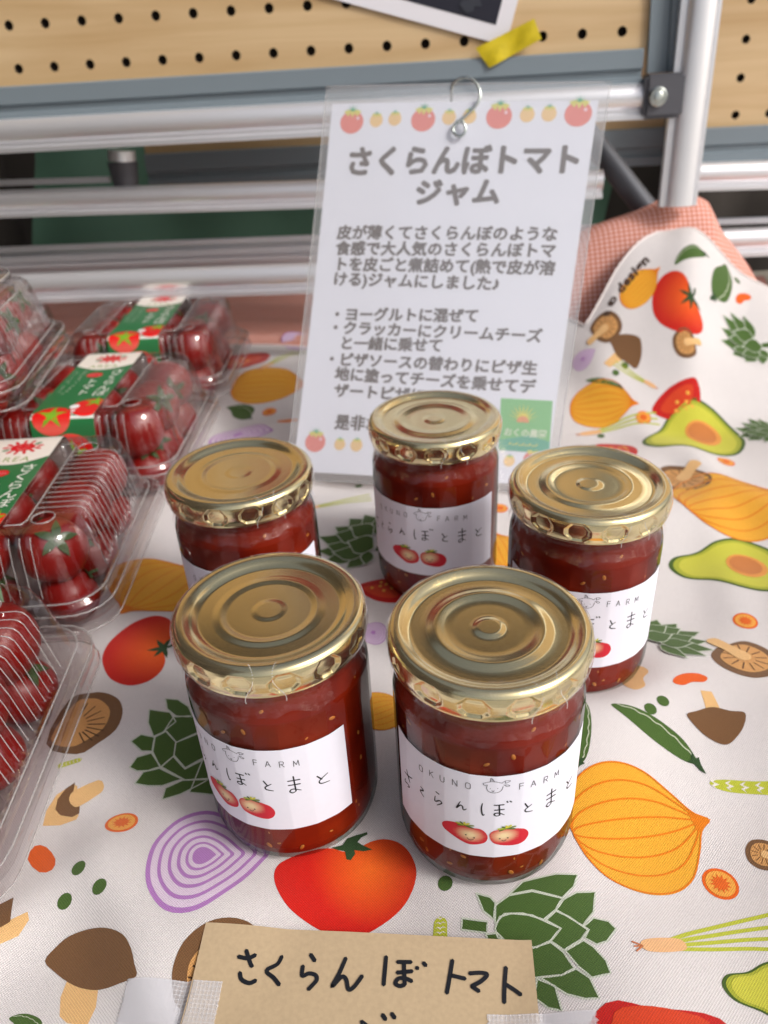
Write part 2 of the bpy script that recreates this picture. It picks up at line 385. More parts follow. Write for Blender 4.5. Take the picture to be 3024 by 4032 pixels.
A7 = lambda q: (q[0] / 2, 1512 + q[1] / 2)
A8 = lambda q: (829.5 + q[0] / 2, 1426 + q[1] / 2)
def pxpoly(pts, col, cv, layer=1, sm=0, outline=None):
    """printed shape whose outline is given on the photo"""
    P = [on_cloth(*cv(p)) for p in pts]
    if sm: P = smooth_closed(P, sm)
    D.layer = layer; D.poly(P, col)
    if outline:
        D.layer = layer + .6; D.stroke(list(P) + [P[0]], outline, srgb(196, 204, 188), sm=False)
def tomato(A, B, wd=0.66, flip=1, calyx=1.0):
    T = frame2(A, B, flip); o = np.array(T((0.14, 0.0))); sc = np.linalg.norm(np.array(T((1, 0))) - np.array(T((0, 0))))
    g = lambda p: lerp(ORG, RED, (math.hypot(p[0] - o[0], p[1] - o[1]) / sc) * 1.35)
    D.layer = 1; D.poly(smooth_closed(sym([(0.07, 0), (-0.02, 0.22 * wd / .66), (0.0, 0.42 * wd / .66), (0.16, 0.60 * wd / .66), (0.42, wd), (0.72, 0.53 * wd / .66), (0.93, 0.25 * wd / .66), (0.99, 0)])), g, T)
    D.layer = 2
    for an, L in ((-1.9, .22), (-0.9, .24), (0.15, .26), (1.0, .22), (2.0, .24)):
        c, s_ = math.cos(an), math.sin(an); L *= calyx
        D.poly([(0.06 - s_ * .045, c * .045), (0.06 + c * L * .6 - s_ * .035, s_ * L * .6 + c * .035), (0.06 + c * L, s_ * L), (0.06 + c * L * .5 + s_ * .03, s_ * L * .5 - c * .03), (0.06 + s_ * .045, -c * .045)], DGRN, T)
        D.layer += 0.15
    D.stroke([(0.06, 0), (-0.04, -0.03), (-0.12, -0.12)], 0.045 * sc, DGRN, T)
def onion(A, B, half=0.46, nl=8):
    T = frame2(A, B); sc = np.linalg.norm(np.array(T((1, 0))) - np.array(T((0, 0))))
    prof = [(0.0, 0.03), (0.03, 0.2), (0.12, 0.36), (0.3, 0.47), (0.5, 0.485), (0.68, 0.40), (0.82, 0.22), (0.91, 0.075), (1.0, 0.012)]
    prof = [(u, v * half / 0.485) for u, v in prof]
    D.layer = 1; D.poly(smooth_closed(sym(prof)), YEL, T); D.layer = 2
    for k in np.linspace(-1, 1, nl):
        D.stroke([(u, v * k * 0.98) for u, v in prof], 0.012 * sc, YLN, T); D.layer += 0.12
    D.layer = 2; D.poly([(0.88, 0.07), (0.95, 0.03), (1.02, 0.0), (0.95, -0.03), (0.88, -0.07)], YLN, T)
def purple(A, B, half=0.40, n=6):
    T = frame2(A, B); D.layer = 1
    base = smooth_closed(sym([(0.0, 0), (0.04, .2), (0.2, .37), (0.45, .40), (0.72, .27), (0.92, .09), (1.0, 0)]), 4)
    base = [(p[0], p[1] * half / 0.40) for p in base]; c = (0.45, 0)
    for i, k in enumerate([1, .92, .80, .74, .62, .56, .46, .40, .31, .26, .19]):
        D.poly([(c[0] + (p[0] - c[0]) * k, p[1] * k) for p in base], PUR if i % 2 == 0 else PPL, T); D.layer += 0.5
def leaf(T, b0, tp, w, outl=0.018):
    b0 = np.array(b0, float); tp = np.array(tp, float); d = tp - b0; L = np.linalg.norm(d); d /= L; n = np.array([-d[1], d[0]])
    def shp(w, e): return smooth_closed([b0 - d * e, b0 + d * L * .25 + n * (w * .85), b0 + d * L * .6 + n * (w * .8)], 4)[:9] + [tp + d * e * 1.6] + [b0 + d * L * .6 - n * (w * .8), b0 + d * L * .42 - n * (w * .95), b0 + d * L * .2 - n * (w * .8)]
    D.poly(shp(w + outl, outl), srgb(196, 204, 188), T); D.layer += 0.35; D.poly(shp(w, 0), GRN, T); D.layer += 0.35
def artichoke(A, B, flip=1):
    T0 = frame2(A, B, flip); T = lambda p: T0((p[0], p[1] * .88)); D.layer = 1
    D.poly([(0, .055), (.17, .05), (.17, -.05), (0, -.055)], GRN, T)
    for b0, tp, w in [((.55, 0), (1.0, .0), .13), ((.5, .15), (.86, .30), .13), ((.5, -.15), (.90, -.28), .13), ((.42, .22), (.66, .46), .13), ((.42, -.24), (.80, -.52), .13), ((.26, .2), (.34, .50), .10), ((.28, -.22), (.62, -.62), .11), ((.24, .1), (.16, .34), .08), ((.26, -.2), (.36, -.60), .08),
                      ((.42, .12), (.80, .14), .15), ((.42, -.12), (.80, -.12), .15), ((.30, .18), (.66, .26), .14), ((.3, -.18), (.66, -.30), .14), ((.2, 0.02), (.56, 0.0), .17)]:
        leaf(T, b0, tp, w)
def mushroom(A, B, flip=1, c1=BRN):
    T = frame2(A, B, flip); D.layer = 1
    D.poly([(0, .10), (.02, -.09), (.5, -.13), (.55, .13)], LTAN, T); D.layer = 2
    D.poly(smooth_closed([(.36, 0), (.44, .3), (.50, .47), (.62, .44), (.85, .26), (1.0, .02), (.97, -.16), (.75, -.40), (.5, -.5), (.44, -.28)]), c1, T)
def slice_(A, B, flip=1, r=.40, gills=11):
    T = frame2(A, B, flip); sc = np.linalg.norm(np.array(T((1, 0))) - np.array(T((0, 0)))); D.layer = 1
    D.poly(smooth_closed([(.22, .1), (.3, .40), (.6, .50), (.9, .36), (1.02, .02), (.92, -.34), (.6, -.5), (.32, -.42), (.2, -.15)]), BRN, T); D.layer = 2
    D.poly(smooth_closed([(.28, .05), (.36, .30), (.6, .37), (.82, .26), (.90, .0), (.82, -.26), (.6, -.37), (.38, -.3)]), TAN, T); D.layer = 3
    for a in np.linspace(-2.5, 2.5, gills):
        D.stroke([(.56 + math.cos(a) * .15, math.sin(a) * .15), (.56 + math.cos(a) * .31, math.sin(a) * .33)], .016 * sc, DBR, T)
    D.layer = 4; D.poly(smooth_closed([(0, .10), (0, -.10), (.3, -.10), (.56, -.12), (.64, 0), (.56, .12), (.3, .10)], 4), LTAN, T)
def avocado(A, B):
    T = frame2(A, B)
    o = [(0, 0), (.08, .13), (.3, .20), (.5, .32), (.75, .38), (.95, .24), (1.0, 0)]
    for i, (k, c) in enumerate(((1, AVO), (.93, srgb(164, 170, 50)), (.84, AVY))):
        D.layer = 1 + i; D.poly([(.55 + (p[0] - .55) * k, p[1] * k) for p in smooth_closed(sym(o))], c, T)
    D.layer = 4; D.circle((.66, 0), .17, srgb(222, 150, 70), T=T); D.layer = 5; D.circle((.655, .01), .135, srgb(196, 120, 60), T=T)
def pod(A, B, flip=1, w=.12):
    T = frame2(A, B, flip); sc = np.linalg.norm(np.array(T((1, 0))) - np.array(T((0, 0)))); D.layer = 1
    D.poly(smooth_closed([(0, 0), (.15, .10 * w / .12), (.4, .15 * w / .12), (.7, .14 * w / .12), (.88, .06), (.93, 0), (.8, -.06 * w / .12), (.5, -.08 * w / .12), (.2, -.05)]), GRN, T)
    D.layer = 2; D.stroke([(u, .105 * w / .12 * math.sin(min(1, u * 1.08) * PI) ** .6 + .008 * math.sin(u * 40)) for u in np.linspace(.05, .88, 16)], .012 * sc, srgb(190, 198, 172), T)
    D.layer = 3; D.poly([(.84, .08), (.9, .03), (.92, .07), (.96, .02), (1.04, -.04), (.98, -.045), (.9, -.02), (.84, -.05), (.87, 0)], DGRN, T)
def pea(X, Y, r=.0027):
    c = on_cloth(X, Y); D.layer = 1; D.circle(c, r, GRN, 14)
def carrot(X, Y, r=.0055):
    c = on_cloth(X, Y); D.layer = 1; D.circle(c, r, srgb(226, 98, 14), 22); D.layer = 2; D.circle(c, r * .82, srgb(236, 166, 70), 22); D.layer = 3
    st = [(c[0] + r * k * math.cos(a), c[1] + r * k * math.sin(a)) for i, a in enumerate(np.linspace(0, 2 * PI, 24, endpoint=False)) for k in [(.62, .36)[i % 2]]]
    D.poly(st, srgb(224, 100, 24))
def bean(A, B, w=.22, col=srgb(224, 92, 20)):
    T = frame2(A, B); D.layer = 1; D.poly(smooth_closed([(0, 0), (.15, w * .8), (.5, w * 1.2), (.85, w * .9), (1, 0), (.8, -w * .6), (.5, -w * .35), (.2, -w * .6)]), col, T)
def asparagus(A, B, w=.12):
    T = frame2(A, B); D.layer = 1; D.poly(smooth_closed([(0, w), (0, -w), (.5, -w), (.85, -w * .9), (1, 0), (.85, w * .9), (.5, w)], 4), ASP, T); D.layer = 2
    for u in np.arange(.12, .95, .16):
        D.poly([(u, w * .9), (u + .06, w * .3), (u + .02, 0), (u + .07, -w * .4), (u, -w * .9), (u + .035, -w * .3), (u - .03, 0), (u + .03, w * .4)], WHT, T)
def scallion(A, B, n=4, flip=1):
    T = frame2(A, B, flip); sc = np.linalg.norm(np.array(T((1, 0))) - np.array(T((0, 0)))); D.layer = 1
    for k in range(n):
        o = (k - (n - 1) / 2) * .035; D.stroke([(.22, o * .5), (.4, .02 + o), (.7, .03 + o * 1.6), (1.0, o * 2.4)], .024 * sc, ASP, T); D.layer += .2
    D.layer = 2; D.poly(smooth_closed([(.04, 0), (.07, .035), (.18, .045), (.30, .03), (.30, -.03), (.18, -.045), (.07, -.035)], 4), srgb(230, 180, 130), T)
    for a in (-.5, 0, .5): D.stroke([(.05, 0), (-.0, .06 * a)], .010 * sc, srgb(196, 116, 70), T)
def redslice(A, B, w=.42):
    T = frame2(A, B); D.layer = 1; D.poly(smooth_closed([(0, 0), (.12, w * .55), (.4, w), (.75, w * .85), (1, .05), (.85, -w * .2), (.5, -w * .35), (.15, -w * .2)]), srgb(190, 24, 18), T); D.layer = 2
    D.poly(smooth_closed([(.15, .02), (.25, w * .4), (.5, w * .68), (.75, w * .5), (.85, .05), (.5, -w * .12)]), srgb(206, 62, 26), T); D.layer = 3
    for u, v in ((.3, .1), (.42, .2), (.55, .12), (.66, .22), (.5, .28), (.38, .3)): D.circle((u, v * w / .42), .035, srgb(232, 170, 70), 8, T=T)

tomato((362, 1400), (224, 1406), .76); tomato((1497, 640), (1418, 690), .75, calyx=1.3)
onion((1238, 1800), (1530, 1772)); onion((1487, 1100), (1690, 1062)); onion((868, 1520), (760, 1560), .5)
onion((405, 1225), (262, 1325), .72); onion((500, 838), (668, 832), .45); onion((1232, 880), (1378, 872), .38); onion((1345, 658), (1425, 578), .32); onion((1100, 1225), (1068, 1150), .5)
purple((317, 1862), (584, 1838), .52); purple((835, 1375), (770, 1360), .55); purple((455, 948), (590, 930), .35); purple((1240, 795), (1285, 755), .5); purple((610, 740), (700, 735), .4)
artichoke((840, 1190), (690, 1160)); artichoke((1368, 1392), (1510, 1366)); artichoke((1665, 745), (1558, 735)); artichoke((1700, 935), (1588, 925))
mushroom((1525, 1492), (1562, 1608), -1); slice_((1535, 1384), (1668, 1456)); slice_((1700, 1860), (1612, 1835)); slice_((1504, 998), (1452, 1056)); mushroom((1310, 790), (1378, 728))
slice_((1272, 742), (1335, 684)); slice_((1512, 740), (1456, 750))
avocado((1445, 1225), (1700, 1222)); avocado((1393, 962), (1582, 925)); avocado((1560, 2130), (1800, 2150))
pod((1320, 1522), (1520, 1660), 1); pod((1262, 1515), (1250, 1660), 1, .09); pod((1568, 572), (1538, 650), 1, .18); pod((1458, 572), (1528, 552), 1, .16); pod((1265, 822), (1345, 838), 1, .07); pod((490, 880), (545, 905), 1, .3)
for X, Y in ((170, 1875), (215, 1915), (140, 1947), (962, 1908), (1432, 1514), (1405, 1531), (1592, 606), (1280, 965), (1298, 942), (775, 1050), (815, 1042), (1350, 790), (1330, 805)): pea(X, Y)
for X, Y, r in ((263, 1778, .0062), (1556, 1910, .0064), (1610, 1342, .0060), (1568, 998, .006), (582, 890, .006), (1390, 902, .0055), (1080, 1098, .005)): carrot(X, Y, r)
bean((1455, 1475), (1528, 1464)); bean((1590, 652), (1622, 640)); bean((640, 905), (600, 912), .3, srgb(226, 130, 60)); bean((1372, 1490), (1385, 1440), .3, LTAN)
asparagus((950, 2045), (952, 1980), .25); asparagus((1740, 1702), (1532, 1692), .07); asparagus((128, 1655), (178, 1640), .12)
scallion((1370, 2045), (1720, 2010)); scallion((1245, 940), (1420, 905), 3); scallion((640, 1100), (800, 1075), 3); scallion((1420, 840), (1330, 780), 3); scallion((560, 800), (650, 760), 3)
redslice((768, 1268), (868, 1300), .45); pxpoly([(1284, 2211), (1330, 2186), (1404, 2178), (1480, 2183), (1554, 2201), (1580, 2260), (1284, 2290)], srgb(190, 24, 18), lambda q: q, 1, 2); pxpoly([(1322, 2215), (1360, 2200), (1404, 2196), (1470, 2200), (1530, 2215), (1500, 2270), (1330, 2280)], srgb(206, 62, 26), lambda q: q, 2, 2); redslice((1505, 820), (1408, 888), .45); redslice((1290, 960), (1350, 1000), .45); redslice((528, 795), (575, 762), .5)
pod((20, 2200), (95, 2240), 1, .2); purple((1330, 1010), (1300, 1030), .5)
ft = [(593, 1905), (598, 1872), (630, 1852), (680, 1836), (715, 1833), (745, 1840), (775, 1832), (800, 1819), (829, 1813), (860, 1820), (884, 1841), (899, 1876), (896, 1910), (880, 1946), (855, 1976), (820, 2002), (790, 2018), (752, 2026), (700, 2014), (650, 1984), (615, 1950)]
fo = on_cloth(800, 1880)
pxpoly(ft, lambda p: lerp(srgb(236, 104, 26), srgb(206, 24, 10), math.hypot(p[0] - fo[0], p[1] - fo[1]) / .021), lambda q: q, sm=4)
pxpoly([(1430, 640), (1480, 628), (1500, 600), (1540, 585), (1560, 580), (1585, 572), (1588, 582), (1560, 596), (1545, 615), (1560, 625), (1610, 648), (1570, 655), (1530, 650), (1535, 665), (1515, 694), (1497, 690), (1490, 655), (1460, 650)], DGRN, A7, 2)
for L_ in ([(338, 1115), (448, 1130), (445, 1180), (335, 1165)], [(398, 1008), (460, 1025), (482, 1050), (474, 1120), (430, 1085)], [(540, 1015), (600, 958), (740, 925), (835, 928), (820, 980), (770, 1028), (640, 995)],
           [(775, 1035), (830, 1005), (912, 1003), (905, 1090), (858, 1148), (745, 1080)], [(862, 1152), (905, 1115), (970, 1130), (1002, 1162), (965, 1215), (920, 1230), (868, 1202), (885, 1165)], [(862, 1212), (905, 1240), (960, 1300), (980, 1355), (900, 1373), (840, 1325), (785, 1258)],
           [(830, 1335), (890, 1375), (932, 1462), (870, 1465), (790, 1445), (680, 1375), (770, 1362)], [(662, 1378), (740, 1410), (770, 1517), (710, 1505), (650, 1460)], [(720, 1220), (775, 1262), (822, 1332), (770, 1362), (640, 1375), (600, 1260)],
           [(482, 1060), (540, 1018), (640, 1000), (768, 1030), (742, 1080), (690, 1122), (600, 1095), (520, 1097), (480, 1140)], [(700, 1125), (742, 1085), (800, 1110), (880, 1167), (850, 1210), (778, 1254), (722, 1215), (765, 1160)],
           [(440, 1185), (490, 1180), (540, 1230), (600, 1290), (480, 1290)], [(480, 1160), (500, 1110), (550, 1095), (640, 1103), (762, 1160), (722, 1212), (660, 1242), (560, 1238), (492, 1198)]):
    pxpoly(L_, GRN, A8, 1, outline=.0006)
for L_ in ([(880, 250), (1000, 200), (1000, 420), (820, 400)], [(715, -5), (770, 0), (815, 30), (835, 75), (760, 70), (722, 40)], [(645, 42), (735, 55), (760, 95), (702, 142), (663, 158), (640, 100)], [(750, 75), (835, 68), (900, 120), (762, 184), (712, 132)],
           [(565, 180), (610, 150), (668, 162), (657, 222), (612, 222)], [(560, 292), (592, 248), (655, 230), (694, 288), (640, 306), (592, 308)], [(582, 362), (620, 312), (690, 296), (785, 342), (700, 372), (640, 372)], [(700, 432), (716, 382), (790, 348), (900, 345), (860, 368), (780, 408)],
           [(670, 162), (720, 136), (760, 182), (752, 242), (692, 292), (660, 225)], [(760, 185), (900, 130), (900, 240), (800, 294), (752, 240)], [(698, 290), (750, 246), (800, 300), (900, 250), (900, 340), (800, 347)]):
    pxpoly(L_, GRN, A7, 1, outline=.0006)
pxpoly([(290, 1215), (425, 1250), (380, 1402), (330, 1404), (258, 1368)], LTAN, A7, 1, 2)
pxpoly([(195, 1130), (240, 1072), (300, 1022), (380, 992), (460, 985), (530, 1012), (566, 1070), (582, 1140), (590, 1195), (520, 1225), (430, 1254), (350, 1246), (290, 1218), (240, 1180)], BRN, A7, 2, 3)
pxpoly([(745, 1240), (748, 1150), (790, 1050), (870, 975), (960, 942), (1050, 950), (1115, 1000), (1160, 1150), (1100, 1330), (900, 1370), (770, 1330)], BRN, A7, 1, 3)
pxpoly([(810, 1240), (815, 1150), (850, 1090), (900, 1055), (1000, 1040), (1060, 1150), (1000, 1290), (850, 1310)], TAN, A7, 2, 3)
for a_, b_ in (((835, 1150), (870, 1170)), ((815, 1200), (860, 1205)), ((860, 1095), (890, 1130))): D.layer = 3; D.stroke([on_cloth(*A7(a_)), on_cloth(*A7(b_))], .0006, DBR)
pxpoly([(200, 190), (330, 235), (420, 190), (500, 130), (530, 60), (518, 5), (480, -22), (440, -32), (400, -30), (300, 0)], BRN, A7, 1, 3)
pxpoly([(220, 170), (300, 205), (380, 172), (450, 120), (476, 50), (440, 5), (390, -5), (320, 20)], TAN, A7, 2, 3)
for k in range(9):
    a_ = -1.25 + k * .33; D.layer = 3; D.stroke([on_cloth(*A7((335 + math.cos(a_) * 45, 105 + math.sin(a_) * 40))), on_cloth(*A7((345 + math.cos(a_) * 110, 100 + math.sin(a_) * 88)))], .0006, DBR)
pxpoly([(185, 545), (200, 480), (245, 410), (315, 365), (335, 372), (330, 440), (340, 500), (330, 518), (260, 543)], LTAN, A7, 1)
pxpoly([(325, 358), (312, 425), (345, 462), (343, 492), (312, 508), (262, 500), (240, 475), (250, 430), (285, 385)], BRN, A7, 2)
pxpoly([(305, 410), (340, 385), (425, 348), (448, 365), (446, 392), (420, 415), (345, 462), (318, 462), (300, 440)], LTAN, A7, 3, 2)
pxpoly([(120, 690), (150, 632), (200, 636), (240, 688), (226, 735), (170, 745)], srgb(222, 92, 20), A7, 1, 2)
pxpoly([(-60, 1000), (0, 970), (120, 915), (126, 950), (80, 1020), (0, 1055), (-60, 1070)], LTAN, A7, 1); pxpoly([(-60, 880), (0, 885), (60, 855), (45, 960), (0, 985), (-60, 990)], BRN, A7, 2)
# selvage lettering along the lifted edge
D.layer = 1
sel = [on_cloth(X, Y) for X, Y in ((1284, 700), (1304, 650), (1345, 590), (1392, 540), (1432, 512))]
def along(p):
    k = np.clip(p[0] / 0.075, 0, 0.999) * (len(sel) - 1); i = int(k); f_ = k - i; a = np.array(sel[i]); b_ = np.array(sel[i + 1]); d = b_ - a; d /= np.linalg.norm(d)
    return a + (b_ - a) * f_ + np.array([-d[1], d[0]]) * (p[1])
D.layer = 3; D.text('n co design', 0.006, -0.0092, 0.0095, srgb(70, 52, 44), T=along, offset=0.0004, spacing=1.1)
m_print = vcol_mat('fabric_print', 0.85, weave=True, spec=0.2)
D.build('printed_pattern', m_print, cloth)['kind'] = 'stuff'

# ================================================================= GINGHAM CLOTH UNDER AND BEHIND
m_ging, t, b = new_mat('gingham_cotton'); b.inputs['Roughness'].default_value = 0.9; b.inputs['Specular IOR Level'].default_value = 0.15
tc = t.nodes.new('ShaderNodeTexCoord'); uvn = t.nodes.new('ShaderNodeUVMap'); uvn.uv_map = 'UVMap'; sp = t.nodes.new('ShaderNodeSeparateXYZ'); t.links.new(uvn.outputs[0], sp.inputs[0])
gs = []
for ax in (0, 1):
    mu = t.nodes.new('ShaderNodeMath'); mu.operation = 'MULTIPLY'; mu.inputs[1].default_value = 1 / 0.0040; t.links.new(sp.outputs[ax], mu.inputs[0])
    fr_ = t.nodes.new('ShaderNodeMath'); fr_.operation = 'FRACT'; t.links.new(mu.outputs[0], fr_.inputs[0])
    gt = t.nodes.new('ShaderNodeMath'); gt.operation = 'GREATER_THAN'; gt.inputs[1].default_value = 0.45; t.links.new(fr_.outputs[0], gt.inputs[0]); gs.append(gt)
ad = t.nodes.new('ShaderNodeMath'); ad.operation = 'ADD'; t.links.new(gs[0].outputs[0], ad.inputs[0]); t.links.new(gs[1].outputs[0], ad.inputs[1])
ml = t.nodes.new('ShaderNodeMath'); ml.operation = 'MULTIPLY'; ml.inputs[1].default_value = 0.5; t.links.new(ad.outputs[0], ml.inputs[0])
rp = t.nodes.new('ShaderNodeValToRGB'); rp.color_ramp.elements[0].color = srgb(228, 198, 192); rp.color_ramp.elements[1].color = srgb(190, 116, 94)
e = rp.color_ramp.elements.new(0.5); e.color = srgb(208, 146, 132); t.links.new(ml.outputs[0], rp.inputs[0]); t.links.new(rp.outputs[0], b.inputs['Base Color'])
sil = [(1225, 520), (1330, 466), (1430, 418), (1500, 418), (1525, 432), (1550, 492), (1600, 548), (1650, 620)]
silp = [at_y(X, Y, 0.695) for X, Y in sil]
def ging(x, y):
    zt = np.interp(x, [0.02, 0.08] + [p[0] for p in silp] + [0.42], [0, 0.03] + [p[2] for p in silp] + [0.0])
    up = sstep(0.60, 0.69, y) * (1 - sstep(0.70, 0.745, y))
    z = -0.003 + zt * up
    z = z + 0.0035 * np.sin(y * 150 + 3 * np.sin(x * 9) + x * 12) * sstep(0.775, 0.80, y) + 0.008 * sstep(0.80, 0.92, y)
    z = z + 0.003 * np.sin(x * 60 + y * 40) * up * sstep(0.1, 0.14, x)
    zc = cloth_h(x, y) - 0.0022
    return np.where(y < y_back(x) + 0.002, np.minimum(z, zc), z)
xs = np.linspace(-0.6, 0.44, 241); ys = np.concatenate([np.linspace(0.45, 0.70, 90), np.linspace(0.703, 0.96, 90)])
X_, Y_ = np.meshgrid(xs, ys, indexing='ij'); Z_ = ging(X_, Y_); n1, n2 = X_.shape
arc = np.concatenate([np.zeros((n1, 1)), np.cumsum(np.sqrt(np.diff(Y_, axis=1) ** 2 + np.diff(Z_, axis=1) ** 2), axis=1)], axis=1)
gc = mesh_obj('gingham_cloth', np.stack([X_, Y_, Z_], -1).reshape(-1, 3), [(i * n2 + j, (i + 1) * n2 + j, (i + 1) * n2 + j + 1, i * n2 + j + 1) for i in range(n1 - 1) for j in range(n2 - 1)], m_ging)
uv = gc.data.uv_layers.new(name='UVMap'); li = np.zeros(len(gc.data.loops), int); gc.data.loops.foreach_get('vertex_index', li)
UVs = np.stack([X_, arc], -1).reshape(-1, 2)[li]; uv.data.foreach_set('uv', UVs.astype(np.float32).ravel())
tag(gc, 'pink and red gingham cloth bunched up behind the printed tablecloth', 'cloth')

# ================================================================= TABLE AND GROUND
m_wood = mat('table_top_wood', srgb(190, 180, 165), 0.6, var=(8, .1))
tb = empty('display_table', (0, 0.45, -0.70)); tag(tb, 'low display table hidden under the printed cloth', 'table')
m_ = MB(); m_.box((-0.62, -0.45, 0.655), (0.62, 0.53, 0.680)); m_.build('table_top', m_wood, tb, False)
m_leg = mat('table_leg_steel', srgb(90, 90, 94), 0.4, 0.8)
for sx in (-.56, .56):
    for sy in (-.38, .46):
        m_ = MB(); m_.tube([(sx, sy, 0.0), (sx, sy, 0.655)], 0.014); m_.build('leg', m_leg, tb)
m_ground = mat('pale_concrete', (0.36, 0.355, 0.34), 0.9, var=(3, .12), bump=(60, .4, .003))
m_ = MB(); m_.add([(-40, -40, -0.70), (40, -40, -0.70), (40, 40, -0.70), (-40, 40, -0.70)], [(0, 1, 2, 3)])
tag(m_.build('ground', m_ground, None, False), kind='structure')

# ================================================================= JAM JARS
def jar_glass():
    """glass wall filled to the brim: clear head-on, green-black where the line of sight runs along the wall"""
    m = bpy.data.materials.new('jar_glass'); m.use_nodes = True; t = m.node_tree; t.nodes.clear(); o = t.nodes.new('ShaderNodeOutputMaterial')
    ge = t.nodes.new('ShaderNodeNewGeometry'); d = t.nodes.new('ShaderNodeVectorMath'); d.operation = 'DOT_PRODUCT'; t.links.new(ge.outputs['Normal'], d.inputs[0]); t.links.new(ge.outputs['Incoming'], d.inputs[1])
    ab = t.nodes.new('ShaderNodeMath'); ab.operation = 'ABSOLUTE'; t.links.new(d.outputs['Value'], ab.inputs[0])
    om = t.nodes.new('ShaderNodeMath'); om.operation = 'SUBTRACT'; om.inputs[0].default_value = 1; om.use_clamp = True; t.links.new(ab.outputs[0], om.inputs[1])
    p5 = t.nodes.new('ShaderNodeMath'); p5.operation = 'POWER'; p5.inputs[1].default_value = 5; t.links.new(om.outputs[0], p5.inputs[0])
    fr = t.nodes.new('ShaderNodeMath'); fr.operation = 'MULTIPLY_ADD'; fr.inputs[1].default_value = .8; fr.inputs[2].default_value = .028; fr.use_clamp = True; t.links.new(p5.outputs[0], fr.inputs[0])
    rp = t.nodes.new('ShaderNodeValToRGB'); rp.color_ramp.elements[0].position = .45; rp.color_ramp.elements[0].color = (.97, .98, .97, 1); rp.color_ramp.elements[1].position = .97; rp.color_ramp.elements[1].color = (.10, .14, .11, 1)
    t.links.new(om.outputs[0], rp.inputs[0]); tr = t.nodes.new('ShaderNodeBsdfTransparent'); t.links.new(rp.outputs[0], tr.inputs[0])
    gl = t.nodes.new('ShaderNodeBsdfGlossy'); gl.inputs['Roughness'].default_value = .02; mx = t.nodes.new('ShaderNodeMixShader')
    t.links.new(fr.outputs[0], mx.inputs[0]); t.links.new(tr.outputs[0], mx.inputs[1]); t.links.new(gl.outputs[0], mx.inputs[2]); t.links.new(mx.outputs[0], o.inputs[0]); return m
m_glass = jar_glass()
m_jam, t, b = new_mat('tomato_jam')
tc = t.nodes.new('ShaderNodeTexCoord'); n = t.nodes.new('ShaderNodeTexNoise'); n.inputs['Scale'].default_value = 38; n.inputs['Detail'].default_value = 2; n.inputs['Distortion'].default_value = 0.6
t.links.new(tc.outputs['Object'], n.inputs[0]); rp = t.nodes.new('ShaderNodeValToRGB'); rp.color_ramp.elements[0].position = .35; rp.color_ramp.elements[1].position = .7
rp.color_ramp.elements[0].color = (0.105, 0.005, 0.0018, 1); rp.color_ramp.elements[1].color = (0.25, 0.017, 0.003, 1)
t.links.new(n.outputs[0], rp.inputs[0]); t.links.new(rp.outputs[0], b.inputs['Base Color']); b.inputs['Roughness'].default_value = 0.4; b.inputs['Specular IOR Level'].default_value = 0.15
b.inputs['Subsurface Weight'].default_value = 0.0; b.inputs['Subsurface Radius'].default_value = (1, .18, .06); b.inputs['Subsurface Scale'].default_value = 0.006
m_seed = mat('tomato_seed', srgb(186, 112, 44), 0.4)
m_label = vcol_mat('label_print', 0.6, spec=0.3)
m_paper = mat('label_paper', srgb(233, 233, 246), 0.65, bump=(900, .15, .00005), var=(400, .02))
m_film = clear_mat('shrink_film', (0.985, 0.985, 0.985), 0.05, 1.40, bump=(190, 1.0, 0.0006), haze=0.01, gain=0.9)
m_filmh = clear_mat('film_perforation', (0.9, 0.9, 0.9), 0.2, 1.5, haze=0.4, hazecol=(.95, .95, .95))
def gold_mat():
    m, t, b = new_mat('gold_lid'); b.inputs['Metallic'].default_value = 1.0; b.inputs['Roughness'].default_value = 0.2
    tc = t.nodes.new('ShaderNodeTexCoord'); mp = t.nodes.new('ShaderNodeMapping'); mp.inputs['Scale'].default_value = (520, 5200, 600)
    n = t.nodes.new('ShaderNodeTexNoise'); n.inputs['Scale'].default_value = 1.0; n.inputs['Detail'].default_value = 4
    t.links.new(tc.outputs['Object'], mp.inputs[0]); t.links.new(mp.outputs[0], n.inputs[0])
    mr = t.nodes.new('ShaderNodeMapRange'); mr.inputs['To Min'].default_value = .10; mr.inputs['To Max'].default_value = .26
    t.links.new(n.outputs[0], mr.inputs[0]); t.links.new(mr.outputs[0], b.inputs['Roughness'])
    rp = t.nodes.new('ShaderNodeValToRGB'); rp.color_ramp.elements[0].color = (0.84, 0.71, 0.39, 1); rp.color_ramp.elements[1].color = (0.92, 0.80, 0.48, 1)
    t.links.new(n.outputs[0], rp.inputs[0]); t.links.new(rp.outputs[0], b.inputs['Base Color'])
    bp = t.nodes.new('ShaderNodeBump'); bp.inputs['Strength'].default_value = .05; bp.inputs['Distance'].default_value = .00004
    t.links.new(n.outputs[0], bp.inputs['Height']); t.links.new(bp.outputs[0], b.inputs['Normal']); return m
m_gold = gold_mat()
NF = 24
def facet(th, r, k=0.8):
    a = (th % (2 * PI / NF)) - PI / NF; return r * (1 - k + k * math.cos(PI / NF) / math.cos(a))
def lathe(prof, n=144, rf=None, closed=True):
    V = []; Fc = []; k = len(prof)
    for i, (r, z) in enumerate(prof):
        for j in range(n):
            th = 2 * PI * j / n; rr, zz = (rf(th, r, z, i) if rf else (r, z)); V.append((rr * math.sin(th), -rr * math.cos(th), zz))
    for i in range(k - 1):
        for j in range(n): a = i * n + j; b2 = i * n + (j + 1) % n; Fc.append((a, b2, b2 + n, a + n))
    return V, Fc
